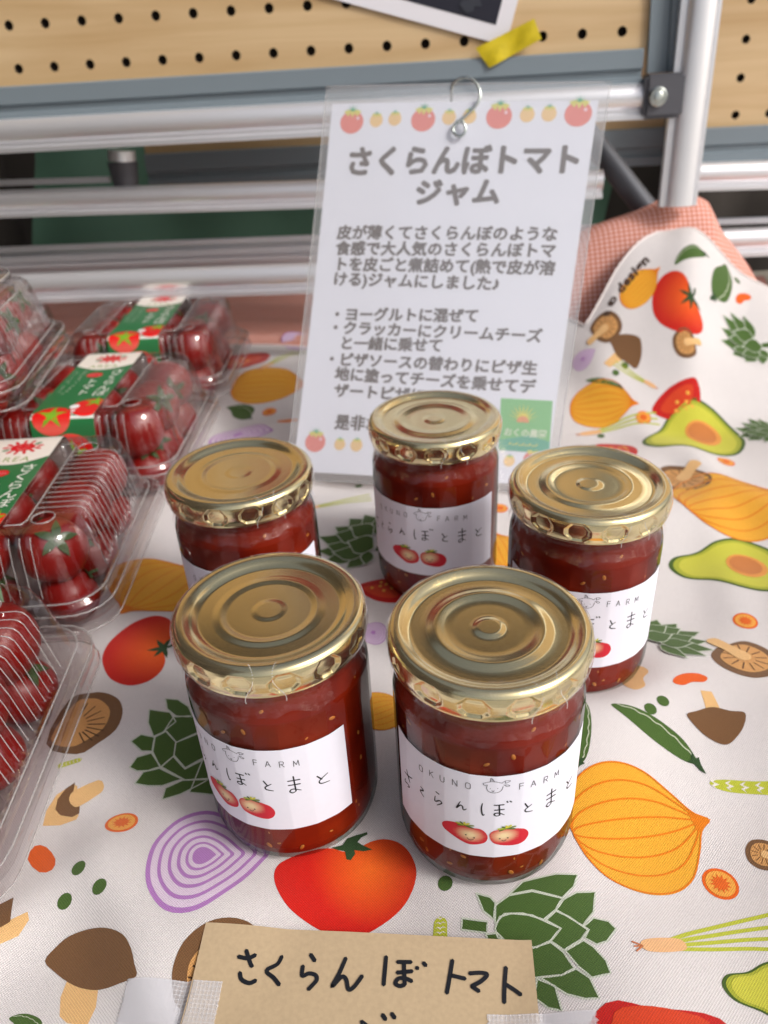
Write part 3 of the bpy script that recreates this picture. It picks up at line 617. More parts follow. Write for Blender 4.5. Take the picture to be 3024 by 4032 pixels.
def dense(prof, step=0.0012):
    out = []
    for a, b_ in zip(prof[:-1], prof[1:]):
        L = math.dist(a, b_); n = max(1, int(L / step))
        for i in range(n): out.append((a[0] + (b_[0] - a[0]) * i / n, a[1] + (b_[1] - a[1]) * i / n))
    out.append(prof[-1]); return out
# glass: outer wall (24 facets on the body), closed with the inner wall
outer = [(0.0001, .0016), (.018, .0014), (.0245, .0004), (.0270, .0000), (.0295, .0010), (.0311, .0035), (.0321, .0070), (.0326, .0100), (.0327, .0200), (.0327, .0400), (.0327, .0600), (.0327, .0700), (.0325, .0732), (.0318, .0760), (.0308, .0782), (.0302, .0800), (.0300, .0850), (.0280, .0885), (.0280, .0940), (.0272, .0948)]
inner = [(.0262, .0945), (.0258, .0900), (.0258, .0820), (.0266, .0785), (.0284, .0745), (.0296, .0700), (.0299, .0660), (.0299, .0100), (.0290, .0062), (.0265, .0042), (.0001, .0040)]
def grf(th, r, z, i):
    if i < len(outer) and .0095 <= z <= .0735: return facet(th, r, 0.85 * min(1, (z - .0090) / .004) * min(1, (.0745 - z) / .004)), z
    return r, z
Vg, Fg = lathe(outer, 192, grf)
jamp = [(0.0001, .0020), (.0262, .0016), (.0284, .0020), (.0302, .0045), (.0314, .0090), (.0319, .0150), (.0319, .0600), (.0319, .0700), (.0316, .0732), (.0308, .0760), (.0297, .0784), (.0291, .0805), (.0290, .0862), (0.0001, .0864)]
def jrf(th, r, z, i):
    return (facet(th, r, .85 * min(1, max(0, (z - .008) / .004)) * min(1, max(0, (.073 - z) / .004))), z) if .008 < z < .073 else (r, z)
Vj, Fj = lathe(dense(jamp, .003), 192, jrf)
def lid_mesh(kind):
    top = {0: [(0.0001, .09510), (.0042, .09510), (.0050, .09475), (.0058, .09465), (.0125, .0947), (.0150, .0949), (.0168, .09545), (.0186, .09545), (.0200, .09490), (.0225, .0948), (.0262, .0949), (.0276, .0957), (.0292, .0968), (.0308, .0970), (.0318, .0967)],
           1: [(0.0001, .0951), (.0050, .0951), (.0056, .09500), (.0150, .0951), (.0163, .09535), (.0176, .09535), (.0188, .0951), (.0236, .0951), (.0252, .0951), (.0266, .0960), (.0284, .0968), (.0304, .0970), (.0318, .0967)]}[kind]
    prof = dense(top, .0010) + [(.0325, .0961), (.0330, .0952), (.0333, .0940), (.0335, .0925), (.0335, .0910), (.0334, .0895), (.0331, .0882), (.0327, .0872), (.0324, .0864), (.0325, .0858), (.0321, .0855), (.0314, .0857), (.0312, .0870)]
    def rf(th, r, z, i):
        if r > .031 and .0855 < z < .0966:
            u = ((th * 14 / (2 * PI)) % 1.0 - .5) * 2          # -1..1 across one dimple pitch
            q = max(0.0, min(1.0, (.70 - abs(u)) / .20, (.0043 - abs(z - .0909)) / .0013, (.86 - abs(u) - abs(z - .0909) / .0078) / .18))
            r = r - 0.00125 * q
        return r, z
    P = []
    for a, b_ in zip(prof[:-1], prof[1:]):
        if a[0] > .031 and .0855 < a[1] < .0966: P += [(a[0] + (b_[0] - a[0]) * k / 4, a[1] + (b_[1] - a[1]) * k / 4) for k in range(4)]
        else: P.append(a)
    P.append(prof[-1]); return lathe(P, 504, rf)
filmp = dense([(.0272, .0966), (.0290, .0972), (.0308, .0974), (.0322, .0969), (.0332, .0957), (.0337, .0940), (.0338, .0910), (.0336, .0885), (.0332, .0868), (.0322, .0850), (.0311, .0835), (.0308, .0815), (.0315, .0792), (.0328, .0768)], .0009)
def film_mesh(seed):
    r_ = random.Random(seed); ph = [r_.uniform(0, 6.28) for _ in range(8)]
    def rf(th, r, z, i):
        wob = .00025 * math.sin(th * 9 + ph[0]) + .0002 * math.sin(th * 17 + ph[1]) + .00018 * math.sin(th * 31 + ph[2])
        low = max(0, (.086 - z) / .009); inn = max(0, (.0300 - r) / .003) if z > .095 else 0
        rr = r + wob * (.35 + .9 * low) + .00007 * math.sin(th * 41 + z * 700 + ph[3]) * low
        rr += inn * .0007 * math.sin(th * 5 + ph[4])
        zz = z + low * (.0011 * math.sin(th * 6 + ph[5]) + .0006 * math.sin(th * 15 + ph[6])) + inn * .0004 * abs(math.sin(th * 7 + ph[7]))
        return rr, zz
    return lathe(filmp, 288, rf)
# --- label
LR, LZ, LH, LW = .0327, .0418, .0405, 1.24
def lab_p(s, z, lift):
    th = s / LR; r = facet(th, LR, .5) + .00012 + lift; return (r * math.sin(th), -r * math.cos(th), LZ + z)
INK = {
 'sa': [[(-36.6, 1.6), (-33.8, 2.2), (-31.4, 3.2)], [(-34.8, 4.6), (-33.9, 2.0), (-32.9, -0.4)], [(-36.2, -1.6), (-36.6, -3.4), (-34.6, -2.6), (-33.4, -3.2), (-34.8, -4.2)]],
 'ku': [[(-27.0, 3.6), (-25.6, 2.6), (-27.2, 1.2), (-25.4, -0.6)]],
 'ra': [[(-20.3, 6.1), (-19.1, 5.7)], [(-20.6, 3.9), (-20.8, 1.1), (-18.9, 2.6), (-18.1, 1.9), (-20.0, -0.4)]],
 'n_': [[(-11.5, 6.3), (-12.9, 2.5), (-11.6, 4.4), (-10.8, 4.2), (-10.5, 2.6), (-9.4, 3.5)]],
 'bo': [[(-4.3, 7.4), (-4.6, 4.6), (-4.2, 1.6), (-3.6, 2.0)], [(-0.6, 6.8), (2.6, 6.8)], [(-0.4, 4.4), (2.7, 4.5)], [(1.0, 6.9), (1.3, 1.7)], [(1.3, 1.7), (0.3, 1.5), (-0.5, 2.1), (0.0, 2.9), (1.4, 2.7), (2.9, 1.7)], [(3.5, 8.3), (3.8, 7.7)], [(4.5, 8.2), (5.0, 7.7)]],
 'to': [[(9.6, 5.6), (10.8, 3.1)], [(12.2, 4.1), (9.9, 2.5), (10.3, 1.2), (12.6, 0.6)]],
 'ma': [[(17.8, 5.0), (22.0, 4.8)], [(17.8, 2.9), (21.9, 2.6)], [(19.9, 6.9), (20.1, -0.6)], [(20.1, -0.6), (18.9, -1.2), (18.0, -0.2), (19.2, 0.7), (22.0, -0.7)]],
 'to2': [[(27.9, 3.6), (29.5, 1.2)], [(32.0, 3.0), (28.6, 0.9), (29.2, -0.8), (32.4, -1.3)]],
}
GOAT = [[(-4.3, 16.9), (-3.2, 17.5), (-1.5, 18.1), (0.2, 17.9), (1.8, 17.2)], [(-4.3, 16.9), (-3.9, 16.2), (-2.9, 16.4)], [(-2.9, 16.4), (-3.1, 14.9), (-2.5, 13.4), (-1.3, 12.8), (-0.1, 12.9), (1.1, 13.4), (1.8, 14.5), (2.0, 15.7)], [(-1.9, 17.9), (-1.9, 19.6), (-1.3, 19.2), (-0.7, 18.0)], [(-1.7, 19.0), (-1.2, 18.7)], [(1.8, 17.5), (2.8, 18.2), (4.3, 18.0), (3.6, 17.4), (2.6, 17.0)], [(2.6, 18.1), (2.8, 17.2)], [(2.2, 16.3), (3.4, 16.2), (4.2, 15.7), (3.4, 15.4), (2.6, 16.1)], [(-2.05, 14.9), (-1.95, 14.6)], [(0.3, 15.1), (0.4, 14.8)], [(-1.5, 13.8), (-1.1, 13.5), (-0.7, 13.9)], [(-1.1, 13.5), (-1.0, 13.2)]]
GL = {'O': [[(0, 1), (.42, .8), (.5, 0), (.42, -.8), (0, -1), (-.42, -.8), (-.5, 0), (-.42, .8), (0, 1)]], 'K': [[(-.45, 1), (-.45, -1)], [(.45, 1), (-.42, -.1)], [(-.2, .15), (.5, -1)]], 'U': [[(-.48, 1), (-.48, -.4), (-.25, -.95), (.25, -.95), (.48, -.4), (.48, 1)]],
      'N': [[(-.5, -1), (-.5, 1)], [(-.5, 1), (.5, -1)], [(.5, -1), (.5, 1)]], 'F': [[(-.4, 1), (-.4, -1)], [(-.4, 1), (.45, 1)], [(-.4, .1), (.35, .1)]], 'A': [[(-.55, -1), (0, 1)], [(0, 1), (.55, -1)], [(-.33, -.3), (.33, -.3)]],
      'R': [[(-.45, -1), (-.45, 1)], [(-.45, 1), (.3, .95), (.45, .5), (.3, .08), (-.45, 0)], [(-.05, 0), (.5, -1)]], 'M': [[(-.6, -1), (-.5, 1)], [(-.5, 1), (0, -.5)], [(0, -.5), (.5, 1)], [(.5, 1), (.6, -1)]]}
dl = Decal(lab_p, .0012, .00009)
ink, ink2 = (0.012, 0.014, 0.018), (0.10, 0.10, 0.12)
mm = lambda p: (p[0] / 1000, p[1] / 1000)
for k_, sts in INK.items():
    for st in sts: dl.layer = 1; dl.stroke([mm(p) for p in st], .00052, ink, taper=len(st) > 2)
for st in GOAT: dl.stroke([mm(p) for p in st], .00020, ink2)
for ch, x, z in (('O', -26.4, 12.9), ('K', -22.0, 13.6), ('U', -17.8, 14.1), ('N', -13.4, 14.5), ('O', -9.0, 14.9), ('F', 8.0, 14.6), ('A', 12.2, 14.1), ('R', 16.8, 13.6), ('M', 21.6, 12.9)):
    for st in GL[ch]: dl.stroke([((x + p[0] * 1.55) / 1000, (z + p[1] * 1.35) / 1000) for p in st], .00024, (0.06, 0.06, 0.07), sm=(len(st) > 4))
T1 = [(-18.1, -8.1), (-17.0, -6.4), (-14.6, -5.3), (-11.1, -4.9), (-7.9, -5.6), (-4.7, -5.8), (-2.8, -7.9), (-2.4, -10.4), (-3.5, -12.7), (-6.5, -14.1), (-9.5, -14.2), (-12.9, -12.9), (-16.0, -11.2), (-17.7, -9.8)]
T2 = [(-1.8, -8.3), (-0.4, -6.1), (1.9, -5.7), (4.9, -5.7), (7.7, -6.2), (10.0, -7.3), (11.4, -9.4), (11.5, -11.6), (10.2, -13.7), (7.5, -14.6), (4.1, -14.3), (0.8, -13.2), (-1.1, -11.5)]
for pts, c0 in ((T1, (-8.4, -9.4)), (T2, (3.0, -9.0))):
    def g(p, c0=c0):
        d = math.hypot((p[0] * 1000 - c0[0]) / 1.35, p[1] * 1000 - c0[1]); n_ = math.sin(p[0] * 9000) * math.cos(p[1] * 7000) * .07
        return lerp(srgb(240, 216, 170), srgb(206, 40, 56), (d - .9) / 3.0 + n_)
    dl.layer = 1; dl.poly([mm(p) for p in smooth_closed(pts, 4)], g)
for cx_, cz_, ox in ((-10.2, -4.9, 0), (3.6, -5.3, 0)):
    for a, L, c in ((2.9, 3.0, srgb(178, 190, 60)), (2.2, 2.4, srgb(90, 110, 50)), (1.5, 2.4, srgb(216, 208, 70)), (.9, 3.0, srgb(214, 210, 80)), (.35, 3.6, srgb(120, 136, 60)), (-.1, 3.2, srgb(84, 104, 52)), (3.4, 2.4, srgb(96, 116, 50))):
        dl.layer = 2.4; dl.stroke([(cx_ / 1000, cz_ / 1000), ((cx_ + math.cos(a) * L * .6) / 1000, (cz_ - .2 + math.sin(a) * L * .5) / 1000), ((cx_ + math.cos(a) * L) / 1000, (cz_ + math.sin(a) * L * .85 - .4) / 1000)], .0007, c, taper=True)
dl.layer = 3
for a in ((-9.6, -9.6), (-6.8, -10.4), (1.6, -10.1), (4.3, -10.1)): dl.circle((a[0] / 1000, a[1] / 1000), .00030, ink, 8)
for st in ([(-9.2, -10.9), (-8.2, -11.7), (-7.0, -11.3)], [(2.3, -11.0), (3.0, -11.5), (3.8, -11.0)]): dl.stroke([mm(p) for p in st], .00022, ink)
label_print_proto = dl.build('label_print', m_label); 
nth, nz = 156, 4; Vl = []; Fl = []
for sd in (0, 1):
    for i in range(nth + 1):
        for j in range(nz + 1):
            th = -LW + 2 * LW * i / nth; r = facet(th, LR, .5) + (.00012 if sd else .00001); Vl.append((r * math.sin(th), -r * math.cos(th), LZ - LH / 2 + LH * j / nz))
q = (nth + 1) * (nz + 1)
for i in range(nth):
    for j in range(nz):
        a = i * (nz + 1) + j; Fl.append((q + a, q + a + nz + 1, q + a + nz + 2, q + a + 1)); Fl.append((a, a + 1, a + nz + 2, a + nz + 1))
for i in range(nth):
    for j in (0, nz):
        a = i * (nz + 1) + j; fce = (a, a + nz + 1, q + a + nz + 1, q + a); Fl.append(fce if j == 0 else fce[::-1])
for j in range(nz):
    a = j; Fl.append((a, q + a, q + a + 1, a + 1)); a = nth * (nz + 1) + j; Fl.append((a, a + 1, q + a + 1, q + a))
def make_jar(kind):
    root = empty('jam_jar')
    g = mesh_obj('glass_jar', Vg, Fg, m_glass, root); autosmooth(g, 9)
    autosmooth(mesh_obj('tomato_jam', Vj, Fj, m_jam, root), 9)
    sd = MB(); r_ = random.Random(3)
    for k in range(80):
        th = r_.uniform(0, 2 * PI); z = r_.choice([r_.uniform(.008, .021), r_.uniform(.061, .078), r_.uniform(.008, .078)]); rr = .0317 if z < .071 else .0317 - (z - .071) * .24
        c = np.array([rr * math.sin(th), -rr * math.cos(th), z]); er = np.array([math.sin(th), -math.cos(th), 0]); et = np.array([math.cos(th), math.sin(th), 0]); ez = np.array([0, 0, 1.])
        a = r_.uniform(0, PI); u = et * math.cos(a) + ez * math.sin(a); v = -et * math.sin(a) + ez * math.cos(a)
        sd.sphere(c, r_.uniform(.0006, .0012), 8, 6, (1.25, .7, .25), np.stack([u, v, er], 1))
    o = sd.build('tomato_seeds', m_seed, root); o['kind'] = 'stuff'
    lb = mesh_obj('paper_label', Vl, Fl, m_paper, root); autosmooth(lb, 50)
    p = label_print_proto.copy(); COL.objects.link(p); p.parent = lb
    V_, F_ = lid_mesh(kind); l_ = mesh_obj('gold_lid', V_, F_, m_gold, root)
    V_, F_ = film_mesh(kind + 5); f_ = mesh_obj('shrink_film', V_, F_, m_film, root)
    pf = MB(); r_ = random.Random(kind)
    for th0 in (.34, .62):
        for k in range(22):
            s_ = k / 21; th = th0 + .05 * math.sin(s_ * 5) * (1 if th0 < .5 else -1)
            if s_ < .3: rr = .0300 + (.0333 - .0300) * s_ / .3; z = .0977 - .0030 * (s_ / .3) ** 2
            else: rr = .0341; z = .0947 - (s_ - .3) / .7 * .0095
            pf.sphere((rr * math.sin(th), -rr * math.cos(th), z), .00017, 6, 4, (1, 1, 1.5))
    pf.build('perforation', m_filmh, f_)
    return root
ja = make_jar(0); jb = make_jar(1)
jar_l = {'FR': ('tomato jam jar with gold lid and full label, front right above the kraft card', .0, 0),
         'FL': ('tomato jam jar at front left, its label turned left', -.45, 1),
         'C': ('jam jar standing directly in front of the laminated sign, farthest of the jam jars', -.29, 0),
         'RR': ('rightmost jam jar, standing behind the front right jar, half its label showing', -.155, 0),
         'RL': ('leftmost jam jar in the back, beside the tomato packs, label mostly hidden', .03, 1)}
used = set()
for k_, (x, y) in JARS.items():
    lb, ph, kd = jar_l[k_]
    if k_ == 'FR': ph = -.053
    src = (ja, jb)[kd]
    if kd in used: o = copy_tree(src)
    else: o = src; used.add(kd)
    o.location = (x, y, float(cloth_h(x, y)) + .0006); o.rotation_euler = (0, 0, ph); tag(o, lb, 'jam jar', 'jars of tomato jam with gold lids')
bpy.data.objects.remove(label_print_proto)

# ================================================================= KRAFT CARD WITH TAPE
ca = np.array([-.06938, .15652]); cb = np.array([.0403, .14544]); cu_ = (cb - ca) / np.linalg.norm(cb - ca); cv_ = np.array([-cu_[1], cu_[0]])
def card_p(x, y, lift):
    p = ca + cu_ * x + cv_ * y; return (p[0], p[1], max(float(cloth_h(p[0], p[1])), 0) * .5 + .0032 + .0006 * math.sin(x * 40) + lift)
m_kraft = mat('kraft_paper', srgb(184, 162, 130), .8, var=(700, .13), bump=(1500, .3, .0001))
V = []; Fk = []; nx, ny = 28, 16
for lf in (0, -.0004):
    for i in range(nx + 1):
        for j in range(ny + 1): V.append(card_p(.1102 * i / nx, -.070 * j / ny, lf))
q = (nx + 1) * (ny + 1)
for i in range(nx):
    for j in range(ny): a = i * (ny + 1) + j; Fk.append((a, a + 1, a + ny + 2, a + ny + 1)); Fk.append((q + a, q + a + ny + 1, q + a + ny + 2, q + a + 1))
rim = [i * (ny + 1) for i in range(nx + 1)] + [nx * (ny + 1) + j for j in range(1, ny + 1)] + [i * (ny + 1) + ny for i in range(nx - 1, -1, -1)] + [j for j in range(ny - 1, 0, -1)]
for a, b_ in zip(rim, rim[1:] + rim[:1]): Fk.append((a, b_, q + b_, q + a))
card = mesh_obj('kraft_card', V, Fk, m_kraft); autosmooth(card, 40)
tag(card, 'brown kraft paper card with black handwriting, taped to the cloth in front of the jars', 'card')
KR = [[(13.6, -10.5), (16.8, -10.8), (19.1, -9.6)], [(15.8, -8.4), (18.1, -12.5), (18.8, -13.0)], [(15.1, -15.3), (16.1, -17.3), (18.8, -18.2), (20.7, -17.3)], [(27.8, -9.3), (26.8, -11.8), (23.6, -14.1), (26.4, -16.2), (28.6, -18.3)], [(37.3, -8.3), (39.0, -10.3)], [(35.3, -12.1), (35.6, -15.2), (37.6, -14.4), (39.8, -14.8), (40.5, -16.2), (39.4, -17.9), (38.2, -19.3)], [(49.1, -9.0), (47.5, -13.9), (45.7, -18.1), (48.4, -15.0), (50.0, -15.8), (51.0, -18.7), (52.7, -17.9), (55.0, -14.4)], [(62.3, -7.9), (62.1, -16.8)], [(66.1, -9.4), (70.6, -9.2)], [(66.2, -12.8), (71.0, -12.1)], [(68.2, -9.5), (68.8, -16.4)], [(68.8, -16.4), (67.2, -16.9), (65.8, -16.1), (66.8, -14.6), (69.0, -14.5), (71.0, -15.2)], [(72.4, -10.8), (72.8, -11.2)], [(74.6, -9.2), (75.4, -10.1)], [(84.0, -7.9), (83.0, -13.8), (82.2, -18.2)], [(83.5, -12.7), (88.0, -13.5)], [(89.5, -11.8), (93.2, -11.4), (95.1, -11.9), (93.1, -14.0), (90.1, -15.7)], [(90.1, -15.8), (92.3, -17.1)], [(101.2, -9.3), (100.4, -15.2), (100.0, -20.1)], [(100.7, -14.5), (103.3, -16.1), (105.3, -17.7)],
      [(62.4, -25.7), (63.4, -27.0)], [(65.2, -25.2), (66.2, -26.4)], [(56.0, -28.0), (58.5, -29.6)], [(54.6, -32.0), (57.0, -33.6)], [(55.0, -39.0), (61, -36.0), (66.0, -29.5)], [(72.0, -33.0), (80.0, -31.6), (78.5, -34.5)], [(74.5, -30.0), (77.0, -39.0)], [(92.0, -27.5), (87.0, -37.5), (97.0, -36.0)], [(94.0, -32.0), (98.0, -39.0)]]
dk = Decal(card_p, .004, .00028)
for st in KR: dk.stroke([mm(p) for p in st], .00135, (0.006, 0.008, 0.013))
dk.build('handwriting', vcol_mat('marker_ink', .45, spec=.4), card)
m_tape = clear_mat('mesh_tape', (.95, .95, .97), .35, 1.45, haze=.34, hazecol=(.90, .91, .95))
m_tapeg = clear_mat('tape_grid', (.97, .97, .98), .4, 1.45, haze=.32, hazecol=(.95, .96, 1))
def tape(corn, label, grid=True):
    c = [np.array(p) / 1000 for p in corn]     # TL TR BR BL in card mm
    root = empty('clear_tape', card_p(c[0][0], c[0][1], .0008)); L0 = np.array(root.location)
    def tp(u, v, lf=0):
        p = (c[0] * (1 - u) + c[1] * u) * (1 - v) + (c[3] * (1 - u) + c[2] * u) * v
        w_ = ca + cu_ * p[0] + cv_ * p[1]; zc = float(cloth_h(w_[0], w_[1])) + .0004
        on = sstep(-.002, .001, p[0]) * sstep(.1122, .1092, p[0]); z = zc * (1 - on) + (card_p(p[0], p[1], 0)[2] + .0003) * on
        return np.array([w_[0], w_[1], z + lf]) - L0
    n1, n2 = 60, 16; jag = [random.uniform(-.0005, .0005) if i % 2 else random.uniform(-.0011, .0001) for i in range(n2 + 1)]
    V = []
    for i in range(n1 + 1):
        for j in range(n2 + 1):
            p = tp(i / n1, j / n2)
            if i in (0, n1): p = p + np.array([cu_[0], cu_[1], 0]) * jag[j] * (1 if i else -1)
            V.append(p)
    mesh_obj('tape_film', V, [(i * (n2 + 1) + j, i * (n2 + 1) + j + 1, (i + 1) * (n2 + 1) + j + 1, (i + 1) * (n2 + 1) + j) for i in range(n1) for j in range(n2)], m_tape, root)
    V = []; Fc = []
    wd, hd = np.linalg.norm(c[1] - c[0]), np.linalg.norm(c[3] - c[0])
    def rib(a, b_, w):
        k = 24; n = len(V); d = (np.array(b_) - np.array(a)); nn = np.array([0, w]) if abs(d[0]) > abs(d[1]) else np.array([w, 0])
        for i in range(k + 1):
            p = np.array(a) + d * i / k; V.append(tp(*(p - nn / 2), .00015)); V.append(tp(*(p + nn / 2), .00015))
        for i in range(k): Fc.append((n + 2 * i, n + 2 * i + 1, n + 2 * i + 3, n + 2 * i + 2))
    for u in np.arange(.02, .99, .0013 / wd): rib((u, 0), (u, 1), .0003 / wd)
    for v in np.arange(.02, .99, .0013 / hd): rib((.002, v), (.998, v), .0003 / hd)
    mesh_obj('tape_mesh', V, Fc, m_tapeg, root)
    return tag(root, label, 'tape', 'translucent mesh tape holding the kraft card')
tape([(-21.9, -18.2), (10.3, -18.2), (10.7, -34.8), (-22.6, -34.3)], 'translucent mesh tape over the left edge of the kraft card')
tape([(94.5, -23.8), (127.1, -23.1), (127, -40), (94, -40)], 'translucent mesh tape over the right edge of the kraft card')

# ================================================================= LAMINATED SIGN ON A WIRE STAND
SB = [at_z(615, 1035, .0006), at_z(1195, 1069, .0006), at_y(705, 186, .600), at_y(1321, 176, .556)]
_n = np.cross(SB[1] - SB[0], SB[2] - SB[0]); _n /= np.linalg.norm(_n)        # faces the camera side
if _n @ (EYE - SB[0]) < 0: _n = -_n
SW, SH = np.linalg.norm(SB[1] - SB[0]), np.linalg.norm(SB[2] - SB[0])
def sign_p(s, t, lift=0):
    """s,t in 0..1 from bottom left"""
    p = (SB[0] * (1 - s) + SB[1] * s) * (1 - t) + (SB[2] * (1 - s) + SB[3] * s) * t
    bow = -.004 * math.sin(PI * t) + .0015 * math.sin(PI * s) * (1 - t * .5)
    return p + _n * (bow + lift)
def sheet(s0, s1, t0, t1, th, lift, name, m, parent, rnd=0.0):
    nx, ny = 30, 40; V = []; Fc = []
    for sd in (lift, lift - th):
        for i in range(nx + 1):
            for j in range(ny + 1):
                a, b_ = i / nx, j / ny
                if rnd:   # rounded corners
                    xx, yy = (a - .5) * SW, (b_ - .5) * SH; hx, hy = SW / 2, SH / 2
                    dx, dy = abs(xx) - (hx - rnd), abs(yy) - (hy - rnd)
                    if dx > 0 and dy > 0:
                        m_x = max(dx, dy); l = math.hypot(dx, dy); k = m_x / l; xx = math.copysign(hx - rnd + dx * k, xx); yy = math.copysign(hy - rnd + dy * k, yy); a, b_ = xx / SW + .5, yy / SH + .5
                V.append(sign_p(s0 + (s1 - s0) * a, t0 + (t1 - t0) * b_, sd))
    q = (nx + 1) * (ny + 1)
    for i in range(nx):
        for j in range(ny): a = i * (ny + 1) + j; Fc.append((a, a + ny + 1, a + ny + 2, a + 1)); Fc.append((q + a, q + a + 1, q + a + ny + 2, q + a + ny + 1))
    rim = [i * (ny + 1) for i in range(nx + 1)] + [nx * (ny + 1) + j for j in range(1, ny + 1)] + [i * (ny + 1) + ny for i in range(nx - 1, -1, -1)] + [j for j in range(ny - 1, 0, -1)]
    for a, b_ in zip(rim, rim[1:] + rim[:1]): Fc.append((a, q + a, q + b_, b_))
    o = mesh_obj(name, V, Fc, m, parent); autosmooth(o, 40); return o
sg = empty('laminated_sign', tuple((SB[0] + SB[1]) / 2)); 
def rebase(o, root):
    o.matrix_parent_inverse = Matrix.Translation(-Vector(root.location))
m_lam = clear_mat('laminate_film', (.95, .95, .95), .10, 1.49, bump=(14, .35, .004), haze=.14, hazecol=(.82, .83, .86))
m_sheet = mat('sign_paper', srgb(234, 236, 247), .6)
pp = sheet(.028, .966, .022, .957, .0002, 0, 'printed_paper', m_sheet, sg); rebase(pp, sg)
lm = sheet(0, 1, 0, 1, .0010, .0006, 'laminate_film', m_lam, sg, .006); rebase(lm, sg)
mb = MB(); ring = [(k / 20, 0) for k in range(20)] + [(1, k / 30) for k in range(30)] + [(1 - k / 20, 1) for k in range(20)] + [(0, 1 - k / 30) for k in range(31)]
mb.tube([sign_p(.5 + (a - .5) * .994, .5 + (b_ - .5) * .996, .0003) for a, b_ in ring], .0004, 6, False)
rebase(mb.build('laminate_edge', clear_mat('laminate_rim', (.9, .9, .9), .15, 1.5, haze=.2, hazecol=(.8, .8, .82)), sg), sg)
tag(sg, 'laminated white sign with grey Japanese text and small tomatoes, standing behind the jars', 'sign')
# print, authored in sheet mm (x from left, y from top) on a 182 x 257 sheet
def sg_p(x, y, lift): return sign_p(x / .182, 1 - y / .257, lift)
ds = Decal(lambda x, y, l: sg_p(x, -y, l), .008, .00008)
_H = None
def homography():
    src = [(0, 257), (182, 257), (0, 0), (182, 0)]
    return None
GT = srgb(112, 105, 105)
def stx(body, X0, Y0, X1, Y1, hpx, off=.00044, n=None):
    """text line whose left baseline is at photo pixel (X0,Y0) and right end at (X1,Y1)"""
    def inv(X, Y):
        d = ray(X, Y); st = np.array([.5, .5])
        for _ in range(12):
            P = sign_p(*st); e = 1e-4; Ju = (sign_p(st[0] + e, st[1]) - P) / e; Jv = (sign_p(st[0], st[1] + e) - P) / e
            A = np.stack([Ju, Jv, -d], 1); sol = np.linalg.solve(A, EYE - P + d * 0); st = st + sol[:2]
        return np.array([st[0] * .182, -(1 - st[1]) * .257])
    a = inv(X0, Y0); b_ = inv(X1, Y1); dlen = np.linalg.norm(b_ - a); u = (b_ - a) / dlen; v = np.array([-u[1], u[0]])
    top = inv(X0, Y0 - hpx); hh = abs(top[1] - a[1]); size = hh / .81
    n = n or len(body); sx = dlen / (n * size)
    k_ = off * 1.0
    for qi, (dx, dy) in enumerate([(k_ * math.cos(a), k_ * math.sin(a)) for a in np.linspace(0, 2 * PI, 6, endpoint=False)]):
        ds.layer = 1 + qi * .15
        ds.text(body, 0, 0, size, GT, T=lambda p: a + u * (p[0] * sx + dx) + v * (p[1] + dy))
    ds.layer = 1
def inv_sign(X, Y):
    d = ray(X, Y); st = np.array([.5, .5])
    for _ in range(12):
        P = sign_p(*st); e = 1e-4; Ju = (sign_p(st[0] + e, st[1]) - P) / e; Jv = (sign_p(st[0], st[1] + e) - P) / e
        sol = np.linalg.solve(np.stack([Ju, Jv, -d], 1), EYE - P); st = st + sol[:2]
    return np.array([st[0] * .182, -(1 - st[1]) * .257])
stx('さくらんぼトマト', 745, 374, 1256, 370, 54, .0009)
stx('ジャム', 893, 438, 1080, 436, 48, .0009)
stx('皮が薄くてさくらんぼのような', 727, 514, 1204, 518, 26)
stx('食感で大人気のさくらんぼトマ', 724, 548, 1200, 554, 26)
stx('トを皮ごと煮詰めて(熱で皮が溶', 720, 582, 1208, 592, 26, n=14.6)
stx('ける)ジャムにしました♪', 718, 614, 1096, 626, 26, n=11.3)
stx('・ヨーグルトに混ぜて', 712, 690, 1034, 694, 25)
stx('・クラッカーにクリームチーズ', 708, 718, 1170, 738, 25)
stx('と一緒に乗せて', 732, 752, 956, 758, 25)
stx('・ピザソースの替わりにピザ生', 700, 786, 1160, 808, 25)
stx('地に塗ってチーズを乗せてデ', 722, 818, 1155, 848, 25)
stx('ザートピザに', 720, 854, 918, 866, 25)
stx('是非お', 722, 924, 821, 929, 28)
def s_tom(X, Y, w, big=True):
    c = inv_sign(X, Y); r = np.linalg.norm(inv_sign(X + w / 2, Y) - c)
    ds.layer = 1; ds.circle(c, r, srgb(232, 140, 132) if big else srgb(240, 206, 152), 22, r * (.92 if big else 1.0)); ds.layer = 2
    ds.poly([(c[0] + r * a, c[1] + r * b_) for a, b_ in ((-.75, .85), (-.35, .45), (-.2, .75), (0, .35), (.2, .75), (.4, .45), (.75, .85), (.3, 1.0), (-.3, 1.0))], srgb(222, 218, 120))
    ds.layer = 3
    for a in (-1.2, -.6, 0, .6, 1.2): ds.poly([(c[0] - r * .09, c[1] + r * .85), (c[0] + math.sin(a) * r * .62, c[1] + r * .85 + math.cos(a) * r * .55), (c[0] + r * .09, c[1] + r * .85)], srgb(96, 178, 140)); ds.layer += .2
    if big: ds.layer = 2; ds.circle((c[0] + r * .5, c[1] + r * .3), r * .13, srgb(244, 214, 224), 10)
for X, Y, w_, b_ in ((760, 264, 50, 1), (813, 260, 28, 0), (853, 257, 28, 0), (914, 259, 52, 1), (970, 254, 30, 0), (1014, 252, 30, 0), (1078, 252, 56, 1), (1139, 248, 32, 0), (1186, 246, 33, 0), (1249, 246, 60, 1)): s_tom(X, Y, w_, b_)
for X, Y, w_, b_ in ((681, 955, 44, 1), (734, 960, 24, 0), (770, 962, 26, 0), (1100, 996, 24, 0), (1150, 992, 40, 1)): s_tom(X, Y, w_, b_)
